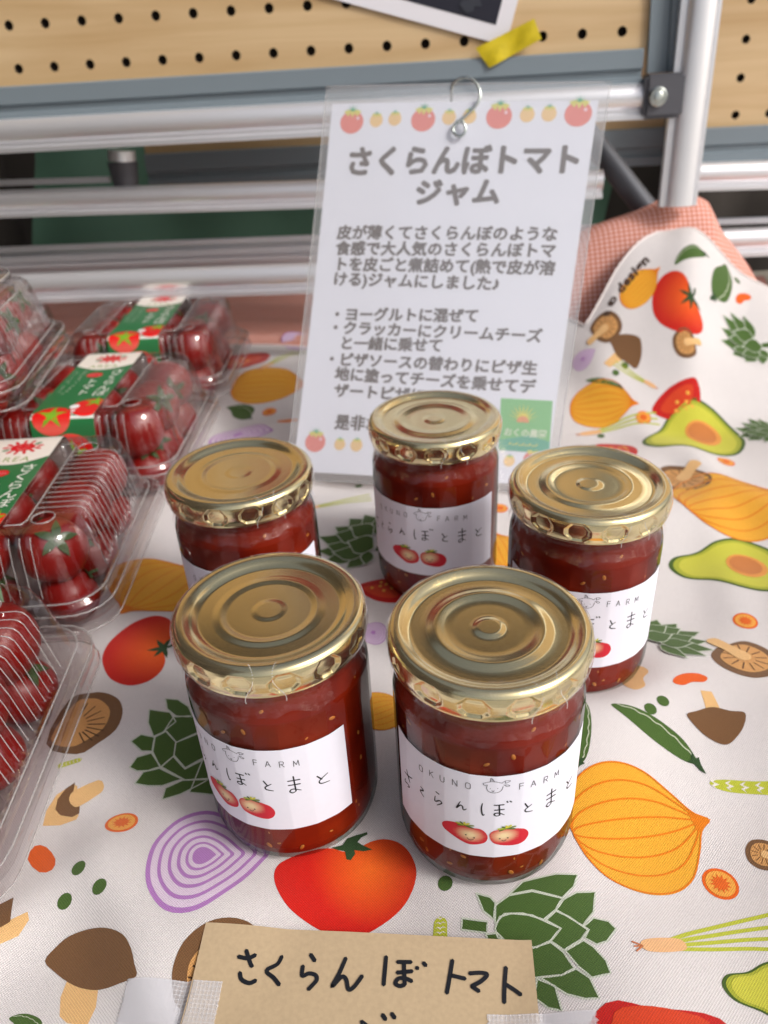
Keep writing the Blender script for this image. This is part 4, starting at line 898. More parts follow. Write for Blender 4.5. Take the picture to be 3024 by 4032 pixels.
lg = [inv_sign(*p) for p in ((1082, 860), (1194, 866), (1186, 980), (1077, 972))]
lgT = lambda p: (lg[3] * (1 - p[0]) + lg[2] * p[0]) * (1 - p[1]) + (lg[0] * (1 - p[0]) + lg[1] * p[0]) * p[1]
ds.layer = 1; ds.poly([(0, 0), (1, 0), (1, 1), (0, 1)], srgb(132, 196, 132), lgT); ds.layer = 2
ds.poly([(0, 0), (1, 0), (1, .22), (.6, .32), (.3, .26), (0, .2)], srgb(98, 176, 150), lgT)
for a in np.linspace(.1, PI - .1, 11): ds.layer = 3; ds.poly([(.45 - .03, .58), (.45 + math.cos(a) * .34, .58 + math.sin(a) * .34), (.45 + .03, .58)], srgb(232, 220, 96), lgT)
ds.layer = 4; ds.poly([(.45 + .12 * math.cos(a), .56 + .12 * math.sin(a)) for a in np.linspace(0, PI, 12)], srgb(228, 160, 110), lgT)
lw = lg[2] - lg[3]; ls = np.linalg.norm(lw); lu = lw / ls; lv = np.array([-lu[1], lu[0]])
ds.text('おくの農園', 0, 0, ls * .17, srgb(226, 236, 214), T=lambda p: lgT((.08, .30)) + lu * p[0] + lv * p[1], offset=.0001)
for k in range(9): ds.stroke([lgT((.2 + k * .065, .12)), lgT((.24 + k * .065, .16 - .03 * (k % 2)))], ls * .02, srgb(226, 220, 120))
o = ds.build('sign_print', vcol_mat('sign_ink', .6), pp)
# (its parent carries the translation)
o.matrix_parent_inverse = Matrix.Identity(4)

st = empty('wire_sign_stand', (0.055, 0.62, .0)); tag(st, 'thin silver wire stand with its curled clip hooked over the sign', 'sign stand')
m_wire = mat('zinc_wire', srgb(196, 204, 200), .25, 1.0)
def sp_(X, Y, lf): 
    c = inv_sign(X, Y); return np.array(sg_p(c[0], -c[1], lf))
hook = [sp_(974, 204, -.0035), sp_(974, 200, -.002), sp_(980, 184, .002), sp_(1000, 174, .0035), sp_(1022, 178, .0035), sp_(1037, 200, .0032), sp_(1034, 225, .003), sp_(1010, 252, .0028), sp_(985, 272, .0028), sp_(980, 288, .0028), sp_(992, 298, .003), sp_(1004, 292, .003), sp_(1006, 278, .0034), sp_(998, 266, .0038), sp_(988, 270, .0042)]
hk = smooth_open(hook[1:], 6)
base_back = np.array([0.06, 0.640, .004]); top_back = hook[0]
m_ = MB(); m_.tube([tuple(base_back), tuple(top_back - np.array([0, -.004, .05])), tuple(top_back), tuple(hk[0])] + [tuple(p) for p in hk], .0009, 10)
wr = m_.build('wire', m_wire, st); rebase(wr, st)
m_ = MB(); m_.box((0.03, 0.615, .0008), (0.09, 0.665, .010)); bs = m_.build('stand_base', mat('stand_wood', srgb(170, 130, 90), .6), st, False); rebase(bs, st)


# ================================================================= ALUMINIUM DISPLAY RACKS WITH PEGBOARD
def alu(name, col, rough, axis=0):
    m, t, b = new_mat(name); b.inputs['Metallic'].default_value = 0.72; b.inputs['Roughness'].default_value = rough; b.inputs['Base Color'].default_value = col
    tc = t.nodes.new('ShaderNodeTexCoord'); n = t.nodes.new('ShaderNodeTexNoise'); n.inputs['Scale'].default_value = 40; t.links.new(tc.outputs['Object'], n.inputs[0])
    mr = t.nodes.new('ShaderNodeMapRange'); mr.inputs['To Min'].default_value = rough - .01; mr.inputs['To Max'].default_value = rough + .02; t.links.new(n.outputs[0], mr.inputs[0]); t.links.new(mr.outputs[0], b.inputs['Roughness']); return m
m_alu = alu('anodised_aluminium', (0.90, 0.90, 0.93, 1), 0.36)
m_grey = mat('grey_profile_plastic', srgb(124, 136, 144), .45, bump=(60, .1, .0005))
m_dark = mat('clamp_cast_grey', srgb(92, 92, 98), .45, .35, bump=(500, .2, .0002))
m_screw = mat('screw_steel', srgb(190, 195, 190), .3, 1.0)
m_hole = mat('pegboard_backing', srgb(44, 34, 26), .9)  # shade inside the peg holes, put into a dark colour
m_peg, t, b = new_mat('pegboard_maple'); b.inputs['Roughness'].default_value = .55
tc = t.nodes.new('ShaderNodeTexCoord'); mp = t.nodes.new('ShaderNodeMapping'); mp.inputs['Scale'].default_value = (1.2, 1.2, 16); n = t.nodes.new('ShaderNodeTexNoise'); n.inputs['Scale'].default_value = 3.5; n.inputs['Detail'].default_value = 6; n.inputs['Distortion'].default_value = .5
t.links.new(tc.outputs['Object'], mp.inputs[0]); t.links.new(mp.outputs[0], n.inputs[0]); rp = t.nodes.new('ShaderNodeValToRGB'); rp.color_ramp.elements[0].position = .3; rp.color_ramp.elements[1].position = .72
rp.color_ramp.elements[0].color = srgb(190, 156, 110); rp.color_ramp.elements[1].color = srgb(216, 188, 146); t.links.new(n.outputs[0], rp.inputs[0]); t.links.new(rp.outputs[0], b.inputs['Base Color'])
UX, UN, UZ = PM[:, 0], PM[:, 1], PM[:, 2]
def W_(x, o, z): return PO + UX * x + UN * o + UZ * z
def pegboard(x0, x1, z0, z1, hx, hz, off, name, parent, th=.0055, pitch=.03, rh=.0036):
    """solid board with true drilled holes; (hx,hz) = position of one hole"""
    bm_ = MB(); xs_ = np.arange(hx - math.floor((hx - x0) / pitch + .5) * pitch, x1 + pitch, pitch); zs_ = np.arange(hz - math.floor((hz - z0) / pitch + .5) * pitch, z1 + pitch, pitch); N = 16
    for cx_ in xs_:
        for cz_ in zs_:
            a0, a1 = max(cx_ - pitch / 2, x0), min(cx_ + pitch / 2, x1); b0, b1 = max(cz_ - pitch / 2, z0), min(cz_ + pitch / 2, z1)
            if a1 - a0 < 1e-4 or b1 - b0 < 1e-4: continue
            if not (a0 < cx_ - rh and a1 > cx_ + rh and b0 < cz_ - rh and b1 > cz_ + rh):
                bm_.add([W_(a0, off, b0), W_(a1, off, b0), W_(a1, off, b1), W_(a0, off, b1)], [(0, 1, 2, 3)]); continue
            V = []
            for k in range(N):
                a = 2 * PI * k / N; c, s_ = math.cos(a), math.sin(a); m_ = max(abs(c), abs(s_)); ex, ez = c / m_, s_ / m_
                px = cx_ + (ex * (a1 - cx_) if ex > 0 else -ex * (a0 - cx_)); pz = cz_ + (ez * (b1 - cz_) if ez > 0 else -ez * (b0 - cz_))
                V += [W_(px, off, pz), W_(cx_ + rh * c, off, cz_ + rh * s_), W_(cx_ + rh * c, off + th, cz_ + rh * s_)]
            F_ = []
            for k in range(N): a, b_ = 3 * k, 3 * ((k + 1) % N); F_ += [(a, b_, b_ + 1, a + 1), (a + 1, b_ + 1, b_ + 2, a + 2)]
            bm_.add(V, F_)
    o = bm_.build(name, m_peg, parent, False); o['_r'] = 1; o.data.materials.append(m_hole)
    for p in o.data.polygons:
        if len(p.vertices) == 4 and abs(Vector(p.normal).dot(Vector(UN))) < .5: p.material_index = 1  # hole walls coloured dark to stand for shade
    return o
def keep(o, root):
    if '_r' in o: del o['_r']
    o.matrix_parent_inverse = root.matrix_world.inverted() if False else Matrix.Translation(-Vector(root.location)); return o
def pbox(name, x0, x1, o0, o1, z0, z1, m, root, bev=0):
    mb = MB(); mb.box((x0, o0, z0), (x1, o1, z1), W_); o = mb.build(name, m, root, False); keep(o, root)
    bm = bmesh.new(); bm.from_mesh(o.data); bmesh.ops.recalc_face_normals(bm, faces=bm.faces)
    if bev: bmesh.ops.bevel(bm, geom=bm.edges[:], offset=bev, segments=2, affect='EDGES')
    bm.to_mesh(o.data); bm.free(); return o
def rail(name, tops, bots, off, m, root, lip=True, ext=(0, 0)):
    """pipe with a lower flange; tops/bots are photo pixels of its upper and lower edges"""
    A = [at_p(*p, off) for p in tops]; B = [at_p(*p, off) for p in bots]
    C = [(a + b_) / 2 for a, b_ in zip(A, B)]; H = [np.linalg.norm(a - b_) for a, b_ in zip(A, B)]
    if ext[0]: d = (C[0] - C[1]) / np.linalg.norm(C[0] - C[1]); C.insert(0, C[0] + d * ext[0]); H.insert(0, H[0])
    if ext[1]: d = (C[-1] - C[-2]) / np.linalg.norm(C[-1] - C[-2]); C.append(C[-1] + d * ext[1]); H.append(H[-1])
    H = [sum(H) / len(H)] * len(H); h_ = H[0]
    if lip:
        r = h_ * .39; cz = h_ / 2 - r; sec = []
        for k in range(21):
            a = math.radians(-58) + math.radians(296) * k / 20; sec.append((math.cos(a) * r, cz + math.sin(a) * r))
        e = h_ * .5; sec += [(-r * .5, -e + h_ * .17), (-r * .86, -e + h_ * .15), (-r * .86, -e), (r * .86, -e), (r * .86, -e + h_ * .15), (r * .5, -e + h_ * .17)]
    else: sec = [(-h_ * .5, -h_ * .5), (h_ * .5, -h_ * .5), (h_ * .5, h_ * .35), (h_ * .3, h_ * .5), (-h_ * .3, h_ * .5), (-h_ * .5, h_ * .35)]
    V = []; n_ = len(sec)
    for c in C:
        for a, z in sec: V.append(c + UN * a + UZ * z)
    Fc = [(i * n_ + j, i * n_ + (j + 1) % n_, (i + 1) * n_ + (j + 1) % n_, (i + 1) * n_ + j) for i in range(len(C) - 1) for j in range(n_)] + [tuple(range(n_)), tuple((len(C) - 1) * n_ + j for j in range(n_))[::-1]]
    o = mesh_obj(name, V, Fc, m, root); autosmooth(o, 32); keep(o, root); return o
rack = empty('display_rack', tuple(W_(.1, 0, -.28))); tag(rack, 'aluminium display rack with drilled maple pegboard standing behind the jars and sign', 'rack')
keep(pegboard(-.75, .4995, -.012, .285, 0, 0, 0, 'pegboard', rack), rack)
pbox('board_back', -.75, .4995, .006, .010, -.012, .285, m_hole, rack)  # dark panel added so the holes read as shaded
def grey_strip(name, x0, x1, zt, zb, root, off=0.0):
    """stepped edging profile: three flats at slightly different depths"""
    d = zt - zb
    sec = [(.004, zt), (-.004, zt), (-.0055, zt - .001), (-.0055, zt - d * .50), (-.0030, zt - d * .54), (-.0030, zt - d * .72), (-.0065, zt - d * .76), (-.0065, zb), (.004, zb)]
    sec = [(a + off, z - (zt + zb) / 2) for a, z in sec]
    mb = MB(); c = (zt + zb) / 2; mb.extrude(sec, W_(x0, 0, c), W_(x1, 0, c), UN, UZ); o = mb.build(name, m_grey, root); autosmooth(o, 25); keep(o, root); return o
grey_strip('grey_edging', -.75, .4965, -.012, -.0385, rack)
# upright grey edging and post
def vstrip(name, pts_l, pts_r, off, dep, m, root, round_=False, ext=0.0):
    A = [at_p(*p, off) for p in pts_l]; B = [at_p(*p, off) for p in pts_r]; d = (A[0] - A[1]); d /= np.linalg.norm(d)
    if ext: A[0] = A[0] + d * ext; B[0] = B[0] + d * ext
    w_ = np.linalg.norm(A[0] - B[0]); w_ = (w_ + np.linalg.norm(A[1] - B[1])) / 2
    if round_:
        r = w_ * .40; sec = [(-w_ / 2, r * .5), (-w_ / 2, -r * .1), (-w_ / 2 + w_ * .16, -r * .15), (-w_ / 2 + w_ * .18, -r * .05)]
        sec += [(w_ * .04 - math.cos(math.radians(a)) * r * .92, -math.sin(math.radians(a)) ** .7 * r * .6) for a in range(12, 172, 12)]
        sec += [(w_ / 2 - w_ * .10, -r * .05), (w_ / 2 - w_ * .08, -r * .2), (w_ / 2, -r * .2), (w_ / 2, r * .5)]
    else: sec = [(-w_ / 2, dep), (-w_ / 2, 0), (-w_ * .1, 0), (-w_ * .08, dep * .25), (w_ * .12, dep * .25), (w_ * .14, -dep * .15), (w_ / 2, -dep * .15), (w_ / 2, dep)]
    mb = MB(); mb.extrude(sec, (A[0] + B[0]) / 2, (A[1] + B[1]) / 2, UX, UN); o = mb.build(name, m, root); autosmooth(o, 30); keep(o, root); return o
vstrip('grey_edging', [(1408, 0), (1400, 156)], [(1480, 0), (1466, 156)], -.004, .008, m_grey, rack, ext=.7)
vstrip('upright_post', [(1474, 0), (1428, 430)], [(1559, 0), (1498, 460)], -.012, .02, m_alu, rack, True, ext=.7)
rail('rail', [(0, 258), (700, 217), (1321, 184), (1398, 181)], [(0, 331), (700, 295), (1321, 259), (1398, 255)], -.006, m_alu, rack, ext=(.4, .0))
rail('rail', [(0, 410), (684, 390), (1300, 368)], [(0, 470), (684, 446), (1300, 424)], .02, m_alu, rack, ext=(.4, .0))
for (a, b_), (c, d) in (((532, 544), (508, 519)), ((554, 568), (528, 541)), ((571, 580), (549, 558))):
    rail('thin_rail', [(30, a), (668, c), (1300, c - 24)], [(30, b_), (668, d), (1300, d - 24)], .05, m_alu, rack, False, ext=(.4, 0))
rail('flat_rail', [(30, 546), (668, 520), (1300, 496)], [(30, 596), (668, 572), (1300, 548)], .066, m_alu, rack, False, ext=(.4, 0))
rail('thin_rail', [(-10, 388), (238, 383)], [(-10, 402), (238, 392)], .035, m_alu, rack, False, ext=(.3, 0))
rail('rail', [(100, 590), (654, 568), (1300, 545)], [(100, 650), (654, 631), (1300, 606)], .0, m_alu, rack, ext=(.5, 0))
# clamp with its screw
ca_, cb_ = pl_local(at_p(1397, 160, -.02)), pl_local(at_p(1466, 254, -.02))
cl = pbox('corner_clamp', ca_[0], cb_[0] + .002, -.022, .006, cb_[2], ca_[2], m_dark, rack, .0025)
c = pl_local(at_p(1420, 209, -.022)); mb = MB(); mb.tube([W_(c[0], -.0215, c[2]), W_(c[0], -.0245, c[2]), W_(c[0], -.0255, c[2])], [.0068, .0068, .0056], 24)
mb.tube([W_(c[0], -.0262, c[2]), W_(c[0], -.0254, c[2])], [.0030, .0046], 6)
sc_ = mb.build('screw', m_screw, cl); autosmooth(sc_, 30)
sc_.parent = cl; sc_.matrix_parent_inverse = Matrix.Identity(4)
# stub joint between the two upper rails, and the slanted strut
mb = MB(); P0, P1, P2 = at_p(262, 325, .03), at_p(264, 348, .03), at_p(274, 405, .03)
mb.tube([P0, P1], [.0115, .0120], 20); o = mb.build('joint_ring', m_alu, rack); autosmooth(o, 40); keep(o, rack)
mb = MB(); mb.tube([P1 * .97 + P2 * .03, P2], [.0130, .0105], 20); o = mb.build('joint_socket', m_dark, rack); autosmooth(o, 40); keep(o, rack)
mb = MB(); mb.tube([at_p(1262, 282, .05), at_p(1400, 458, .03)], .0098, 24); o = mb.build('slanted_strut', alu('dull_aluminium', (.10, .105, .12, 1), .6), rack); autosmooth(o, 40); keep(o, rack)
# rear face of the same A-frame: pegboard over its grey edging
OB = .17
zr = pl_local(at_p(692, 313, OB))[2]; xr0 = pl_local(at_p(312, 320, OB))[0]; xr1 = pl_local(at_p(1432, 290, OB))[0]
keep(pegboard(xr0, xr1, zr, zr + .42, xr0 + .015, zr + .020, OB, 'rear_pegboard', rack), rack)
grey_strip('rear_edging', xr0, xr1, zr, zr - .034, rack, OB)
# second rack to the right, standing further back
r2 = empty('display_rack', tuple(W_(.75, .12, -.28))); tag(r2, 'second aluminium rack with pegboard at the right edge, standing further back', 'rack')
OR = .12
L = pl_local(at_p(1600, 272, OR)); Lh = pl_local(at_p(1611.5, 84.7, OR)); Lb = pl_local(at_p(1600, 346, OR))
keep(pegboard(L[0] - .05, L[0] + .45, L[2], .95, Lh[0], Lh[2], OR, 'pegboard', r2), r2)
pbox('board_back', L[0] - .05, L[0] + .45, OR + .0062, OR + .010, L[2], .95, m_hole, r2)  # same added dark panel, shading this board's holes
grey_strip('grey_edging', L[0] - .05, L[0] + .45, L[2], Lb[2], r2, OR)
rail('rail', [(1460, 352), (1659, 346)], [(1460, 413), (1659, 406)], OR - .012, m_alu, r2, ext=(0, .35))
rail('thin_rail', [(1480, 474), (1659, 468)], [(1480, 488), (1659, 481)], OR + .02, m_alu, r2, False, ext=(0, .35))
rail('rail', [(1500, 496), (1659, 490)], [(1500, 556), (1659, 549)], OR - .012, m_alu, r2, ext=(0, .35))
# green tarpaulin and added dark backdrop standing in for the unlit stall interior
m_tarp = mat('green_tarpaulin', srgb(84, 124, 104), .55, bump=(1, .0, .001), var=(5, .25))
t = m_tarp.node_tree; b = t.nodes['Principled BSDF']; tc = t.nodes.new('ShaderNodeTexCoord'); ck = t.nodes.new('ShaderNodeTexChecker'); ck.inputs['Scale'].default_value = 420; t.links.new(tc.outputs['Object'], ck.inputs[0])
bp = t.nodes.new('ShaderNodeBump'); bp.inputs['Strength'].default_value = .5; bp.inputs['Distance'].default_value = .0008; t.links.new(ck.outputs['Fac'], bp.inputs['Height']); t.links.new(bp.outputs[0], b.inputs['Normal'])
def curtain(name, x0, x1, z0, z1, y, m, amp, ph, slope=0.0):
    nx, nz = 120, 30; V = []
    for i in range(nx + 1):
        for j in range(nz + 1):
            x = x0 + (x1 - x0) * i / nx + slope * (j / nz - .5); z = z0 + (z1 - z0) * j / nz
            V.append((x, y + amp * math.sin(x * 19 + ph + z * 3) + amp * .5 * math.sin(x * 43 + z * 9) + (.09 * math.exp(-((z - .02) / .12) ** 2) * math.sin(x * 6 + 1)), z))
    return mesh_obj(name, V, [(i * (nz + 1) + j, (i + 1) * (nz + 1) + j, (i + 1) * (nz + 1) + j + 1, i * (nz + 1) + j + 1) for i in range(nx) for j in range(nz)], m)
tag(curtain('green_tarp', -.42, .34, -.45, .60, 1.12, m_tarp, .010, 0, .14), 'dark green woven tarp hanging behind the aluminium rails', 'tarp')
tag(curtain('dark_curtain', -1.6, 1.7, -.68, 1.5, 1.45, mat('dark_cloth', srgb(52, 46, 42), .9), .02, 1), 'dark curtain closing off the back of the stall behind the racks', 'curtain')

# ---- poster and yellow tape on the pegboard
c0 = pl_local(at_p(1093, 99, -.003)); cL = pl_local(at_p(728, 0, -.003)); cU = pl_local(at_p(1140, 0, -.003))
u = np.array([cL[0] - c0[0], cL[2] - c0[2]]); u /= np.linalg.norm(u); v = np.array([-u[1], u[0]]); 
if v[1] < 0: v = -v
PWd, PHt = .30, .20
def pos_p(x, y, lift): return W_(c0[0] + u[0] * x + v[0] * y, -.0022 - lift, c0[2] + u[1] * x + v[1] * y)
pr = empty('photo_print', tuple(pos_p(PWd / 2, PHt / 2, 0))); tag(pr, 'tilted photo with a white border taped to the pegboard at the top', 'photo')
mb = MB(); mb.add([pos_p(0, 0, 0), pos_p(PWd, 0, 0), pos_p(PWd, PHt, 0), pos_p(0, PHt, 0), pos_p(0, 0, -.0006), pos_p(PWd, 0, -.0006), pos_p(PWd, PHt, -.0006), pos_p(0, PHt, -.0006)], [(0, 3, 2, 1), (4, 5, 6, 7), (0, 1, 5, 4), (1, 2, 6, 5), (2, 3, 7, 6), (3, 0, 4, 7)])
bp_ = keep(mb.build('photo_paper', mat('photo_paper', srgb(232, 230, 236), .35), pr, False), pr)
dp = Decal(pos_p, .5, .0002); bw = .0115
dp.poly([(bw, bw), (PWd - bw, bw), (PWd - bw, PHt - bw), (bw, PHt - bw)], srgb(44, 44, 54)); r_ = random.Random(5)
for k in range(260):
    dp.layer = 2 + k * .02; x = r_.uniform(bw + .008, PWd - bw - .01); y = r_.uniform(bw + .006, PHt - bw - .01)
    if x > .09 and r_.random() < .8: dp.circle((x, y), r_.uniform(.003, .009), srgb(r_.randint(150, 206), r_.randint(22, 50), 36), 9)
    elif r_.random() < .5: dp.stroke([(x, y), (x + r_.uniform(-.02, .02), y + r_.uniform(-.003, .02))], .0012, srgb(150, 126, 104))
    else: dp.poly([(x + math.cos(a) * r_.uniform(.003, .009), y + math.sin(a) * r_.uniform(.003, .009)) for a in np.linspace(0, 2 * PI, 7, endpoint=False)], srgb(60, 62, 70))
o = dp.build('photo_image', vcol_mat('photo_ink', .3), bp_); o.matrix_parent_inverse = Matrix.Identity(4)
yt = [pl_local(at_p(*p, -.008)) for p in ((1027, 104), (1154, 40), (1170, 84), (1057, 147))]
V = []; n1, n2 = 30, 10
for i in range(n1 + 1):
    for j in range(n2 + 1):
        a, b_ = i / n1, j / n2; q = (yt[0] * (1 - a) + yt[1] * a) * (1 - b_) + (yt[3] * (1 - a) + yt[2] * a) * b_
        V.append(W_(q[0], -.0075 - .0007 * math.sin(a * 9) - .0004 * math.sin(b_ * 7 + a * 13), q[2]))
yo = mesh_obj('yellow_tape', V, [(i * (n2 + 1) + j, i * (n2 + 1) + j + 1, (i + 1) * (n2 + 1) + j + 1, (i + 1) * (n2 + 1) + j) for i in range(n1) for j in range(n2)], mat('yellow_tape', srgb(206, 184, 20), .4, var=(160, .25), bump=(300, .5, .0005)))
tag(yo, 'strip of yellow tape holding the corner of the tilted photo', 'tape')

# ================================================================= TOMATO PACKS
m_pl = clear_mat('clear_plastic', (.86, .83, .83), .045, 1.5, bump=(90, .5, .0010), haze=.0, gain=2.2)
m_ple = clear_mat('plastic_edge', (.80, .79, .78), .10, 1.5, haze=.22, hazecol=(.85, .84, .84))
m_tom = mat('tomato_skin', srgb(134, 12, 5), .40, var=(35, .28), coat=.0)
m_cal = mat('tomato_calyx', srgb(54, 80, 36), .6, var=(300, .3))
m_tray = m_pl
def rsq(N=320, r=.28):
    """unit rounded square outline, ccw, with outward normals"""
    out = []; st_ = 1 - r; per = 8 * st_ + 2 * PI * r
    for k in range(N):
        s_ = per * k / N
        for (cx_, cy_, a0, dx, dy, sx, sy) in ((st_, st_, 0, 0, 1, 1, -st_), (-st_, st_, 90, -1, 0, st_, 1), (-st_, -st_, 180, 0, -1, -1, st_), (st_, -st_, 270, 1, 0, -st_, -1)):
            if s_ < 2 * st_: out.append((sx + dx * s_, sy + dy * s_, dy if dy else 0, -dx if dx else 0)); out[-1] = (out[-1][0], out[-1][1], (1 if dy > 0 else -1 if dy < 0 else 0), (1 if dx < 0 else -1 if dx > 0 else 0)); break
            s_ -= 2 * st_
            if s_ < PI * r / 2: a = math.radians(a0) + s_ / r; out.append((cx_ + r * math.cos(a), cy_ + r * math.sin(a), math.cos(a), math.sin(a))); break
            s_ -= PI * r / 2
    return out
RS = rsq()
def tri(v, p=.0052): f_ = (v / p) % 1.0; return (1 - abs(2 * f_ - 1)) ** .8
def shell(levels, ribs, top=False):
    """levels (half, z, ribamp)"""
    V = []; Fc = []; n = len(RS)
    for h_, z, ra in levels:
        for (x, y, nx, ny) in RS:
            px, py = x * h_, y * h_; d = 0
            if ra:
                if abs(nx) > .93 and abs(py) < .034: d = tri(py)
                elif abs(ny) > .93 and .022 < abs(px) < .042: d = tri(px)
            px -= nx * d * ra; py -= ny * d * ra; zz = z
            V.append((px, py, zz))
    if top:
        for h_ in np.linspace(.0524, .0012, 50):
            for (x, y, nx, ny) in RS:
                px, py = x * h_, y * h_; zz = .0660
                ax, ay = abs(px), abs(py)
                zz -= .0085 * float(sstep(.0215, .0235, ax) * (1 - sstep(.0300, .0320, ax)) * (1 - sstep(.042, .045, ay)))
                if ax > .0325 and ay < .033: zz -= .0020 * tri(py)
                V.append((px, py, zz))
    k = len(V) // n
    for i in range(k - 1):
        for j in range(n):
            a, b_ = i * n + j, i * n + (j + 1) % n; q = (a, b_, b_ + n, a + n)
            if top:
                c = np.mean([V[t_] for t_ in q], axis=0)
                if c[2] > .06 and math.hypot(abs(c[0]) - .0395, abs(c[1]) - .0385) < .0056: continue
            Fc.append(q)
    if top: Fc.append(tuple((k - 1) * n + j for j in range(n)))
    return V, Fc
R_ = .0022
VL, FL_ = shell([(.0700, .0225, 0), (.0706, .0260, 0), (.0700, .0280, 0), (.0668, .0284, 0), (.0658, .0296, 0), (.0652, .0318, 0), (.0636, .0326, 0), (.0632, .0345, R_), (.0623, .0385, R_), (.0615, .0430, R_), (.0606, .0480, R_), (.0597, .0535, R_), (.0586, .0590, R_), (.0571, .0634, R_), (.0553, .0654, R_ * .7), (.0536, .0660, 0)], True, True)
VT, FT = shell([(.001, .0015, 0), (.030, .0012, 0), (.044, .0006, 0), (.0475, .0012, 0), (.0505, .0045, R_), (.0530, .0100, R_), (.0555, .0160, R_), (.0585, .0205, R_), (.0600, .0218, 0), (.0660, .0222, 0), (.0685, .0218, 0), (.0708, .0210, 0), (.0712, .0180, 0)], True)
# band (printed sleeve) path: front foot -> over the top -> back foot
BP = [(-.0652, .0330), (-.0634, .0385), (-.0618, .0480), (-.0606, .0545), (-.0593, .0605), (-.0574, .0648), (-.0545, .0668), (-.0470, .0671), (.0470, .0671), (.0545, .0668), (.0574, .0648), (.0593, .0605), (.0606, .0545), (.0618, .0480), (.0634, .0385), (.0652, .0330)]
bl = [0]
for a, b_ in zip(BP[:-1], BP[1:]): bl.append(bl[-1] + math.dist(a, b_))
BL = bl[-1]
def band_p(s, t, lift):
    t = min(max(t, 0), BL); y = float(np.interp(t, bl, [p[0] for p in BP])); z = float(np.interp(t, bl, [p[1] for p in BP]))
    y2 = float(np.interp(min(t + .001, BL), bl, [p[0] for p in BP])) - float(np.interp(max(t - .001, 0), bl, [p[0] for p in BP])); z2 = float(np.interp(min(t + .001, BL), bl, [p[1] for p in BP])) - float(np.interp(max(t - .001, 0), bl, [p[1] for p in BP]))
    l = math.hypot(y2, z2) + 1e-12; return (s, y - z2 / l * lift, z + y2 / l * lift)
HWB = .0205
db = Decal(band_p, .004, .00006)
db.layer = 0; db.poly([(-HWB, 0), (HWB, 0), (HWB, BL), (-HWB, BL)], srgb(38, 110, 62))
db.layer = 1; db.poly([(-HWB, 0), (HWB, 0), (HWB, .012), (-HWB, .012)], srgb(150, 200, 160))
for cx_, ct, r in ((-.007, .034, .0125), (.0145, .046, .0125), (.004, .010, .014), (-.017, .006, .010)):
    db.layer += .6; db.poly([(min(max(cx_ + r * math.cos(a), -HWB), HWB), max(ct + r * .95 * math.sin(a), 0)) for a in np.linspace(0, 2 * PI, 26, endpoint=False)], lambda p: lerp(srgb(216, 20, 20), srgb(232, 96, 84), math.exp(-((p[1] - .026) / .005) ** 2)))
def star5(cx_, ct, r, c):
    db.layer += .6; db.poly([(min(max(cx_ + r * k_ * math.sin(a), -HWB), HWB), max(0, ct + r * k_ * math.cos(a))) for i, a in enumerate(np.linspace(0, 2 * PI, 10, endpoint=False)) for k_ in [(1, .32)[i % 2]]], c)
star5(-.007, .036, .0105, srgb(120, 168, 40)); star5(.016, .053, .008, srgb(120, 168, 40)); star5(.004, .010, .010, srgb(140, 196, 60))
db.layer += .6; db.circle((.0045, .046), .0032, srgb(236, 236, 236)); db.circle((.0055, .040), .0014, srgb(230, 230, 230))
wb = [(-HWB, BL), (-HWB, BL - .062)] + [(-HWB + 2 * HWB * k / 12, BL - .062 - .009 * math.sin(PI * k / 12)) for k in range(1, 12)] + [(HWB, BL - .062), (HWB, BL)]
db.layer = 1; db.poly(wb[::-1], srgb(232, 224, 214)); db.layer = 2
sc0 = (0.001, BL - .0495)
for k in range(13):
    a = 2 * PI * k / 13 + .2; cx_, ct = sc0[0] + math.cos(a) * .0098, sc0[1] + math.sin(a) * .0070
    db.circle((cx_, ct), .0024, srgb(40, 120, 70) if k in (1, 7) else srgb(206, 24, 36), 8, .0011, ang=a)
db.circle(sc0, .0072, srgb(206, 24, 36), 20, .0050)
db.layer = 3
for sx in (-1, 1): db.stroke([(sc0[0] + sx * .0036, sc0[1] + .0012), (sc0[0] + sx * .0024, sc0[1] + .0022), (sc0[0] + sx * .0012, sc0[1] + .0012)], .0004, srgb(236, 160, 150))
db.stroke([(sc0[0] - .003, sc0[1] - .0012), (sc0[0], sc0[1] - .0030), (sc0[0] + .003, sc0[1] - .0012)], .0005, srgb(236, 160, 150))
db.layer = 2; db.text('AREA', -.011, BL - .0672, .0080, srgb(140, 160, 84), spacing=1.15)
for i, ch in enumerate('さくらんぼ'): db.text(ch, .0085, BL - .0800 - i * .0095, .0102, srgb(236, 234, 226))
for i, ch in enumerate('トマト'): db.text(ch, -.0035, BL - .0965 - i * .0095, .0096, srgb(236, 234, 226))
db.layer = 2; db.circle((-.0010, BL - .0810), .0058, srgb(206, 24, 36), 18, .0042); db.layer = 3; [db.stroke([(-.0045 + k * .0017, BL - .0818), (-.0038 + k * .0017, BL - .0802)], .0003, srgb(240, 210, 200)) for k in range(5)]; db.layer = 2
rs_ = random.Random(2)
for x0, n_ in ((-.0105, 9), (-.0160, 8)):          # columns of tiny brush marks, too small to read
    for k in range(n_):
        t0 = BL - .0740 - k * .0050
        for q in range(3): db.stroke([(x0 + rs_.uniform(-.0016, .0016), t0 + rs_.uniform(-.0016, .0016)), (x0 + rs_.uniform(-.0016, .0016), t0 + rs_.uniform(-.0016, .0016))], .00035, srgb(206, 214, 196))
m_band = vcol_mat('band_print', .35, spec=.4, coat=.2)
pk = empty('tomato_pack')
mesh_obj('tray', VT, FT, m_tray, pk); mesh_obj('lid', VL, FL_, m_pl, pk)
for o in list(pk.children): autosmooth(o, 50)
lidc = [c_ for c_ in pk.children if c_.name.startswith('lid')][0]
mb = MB()
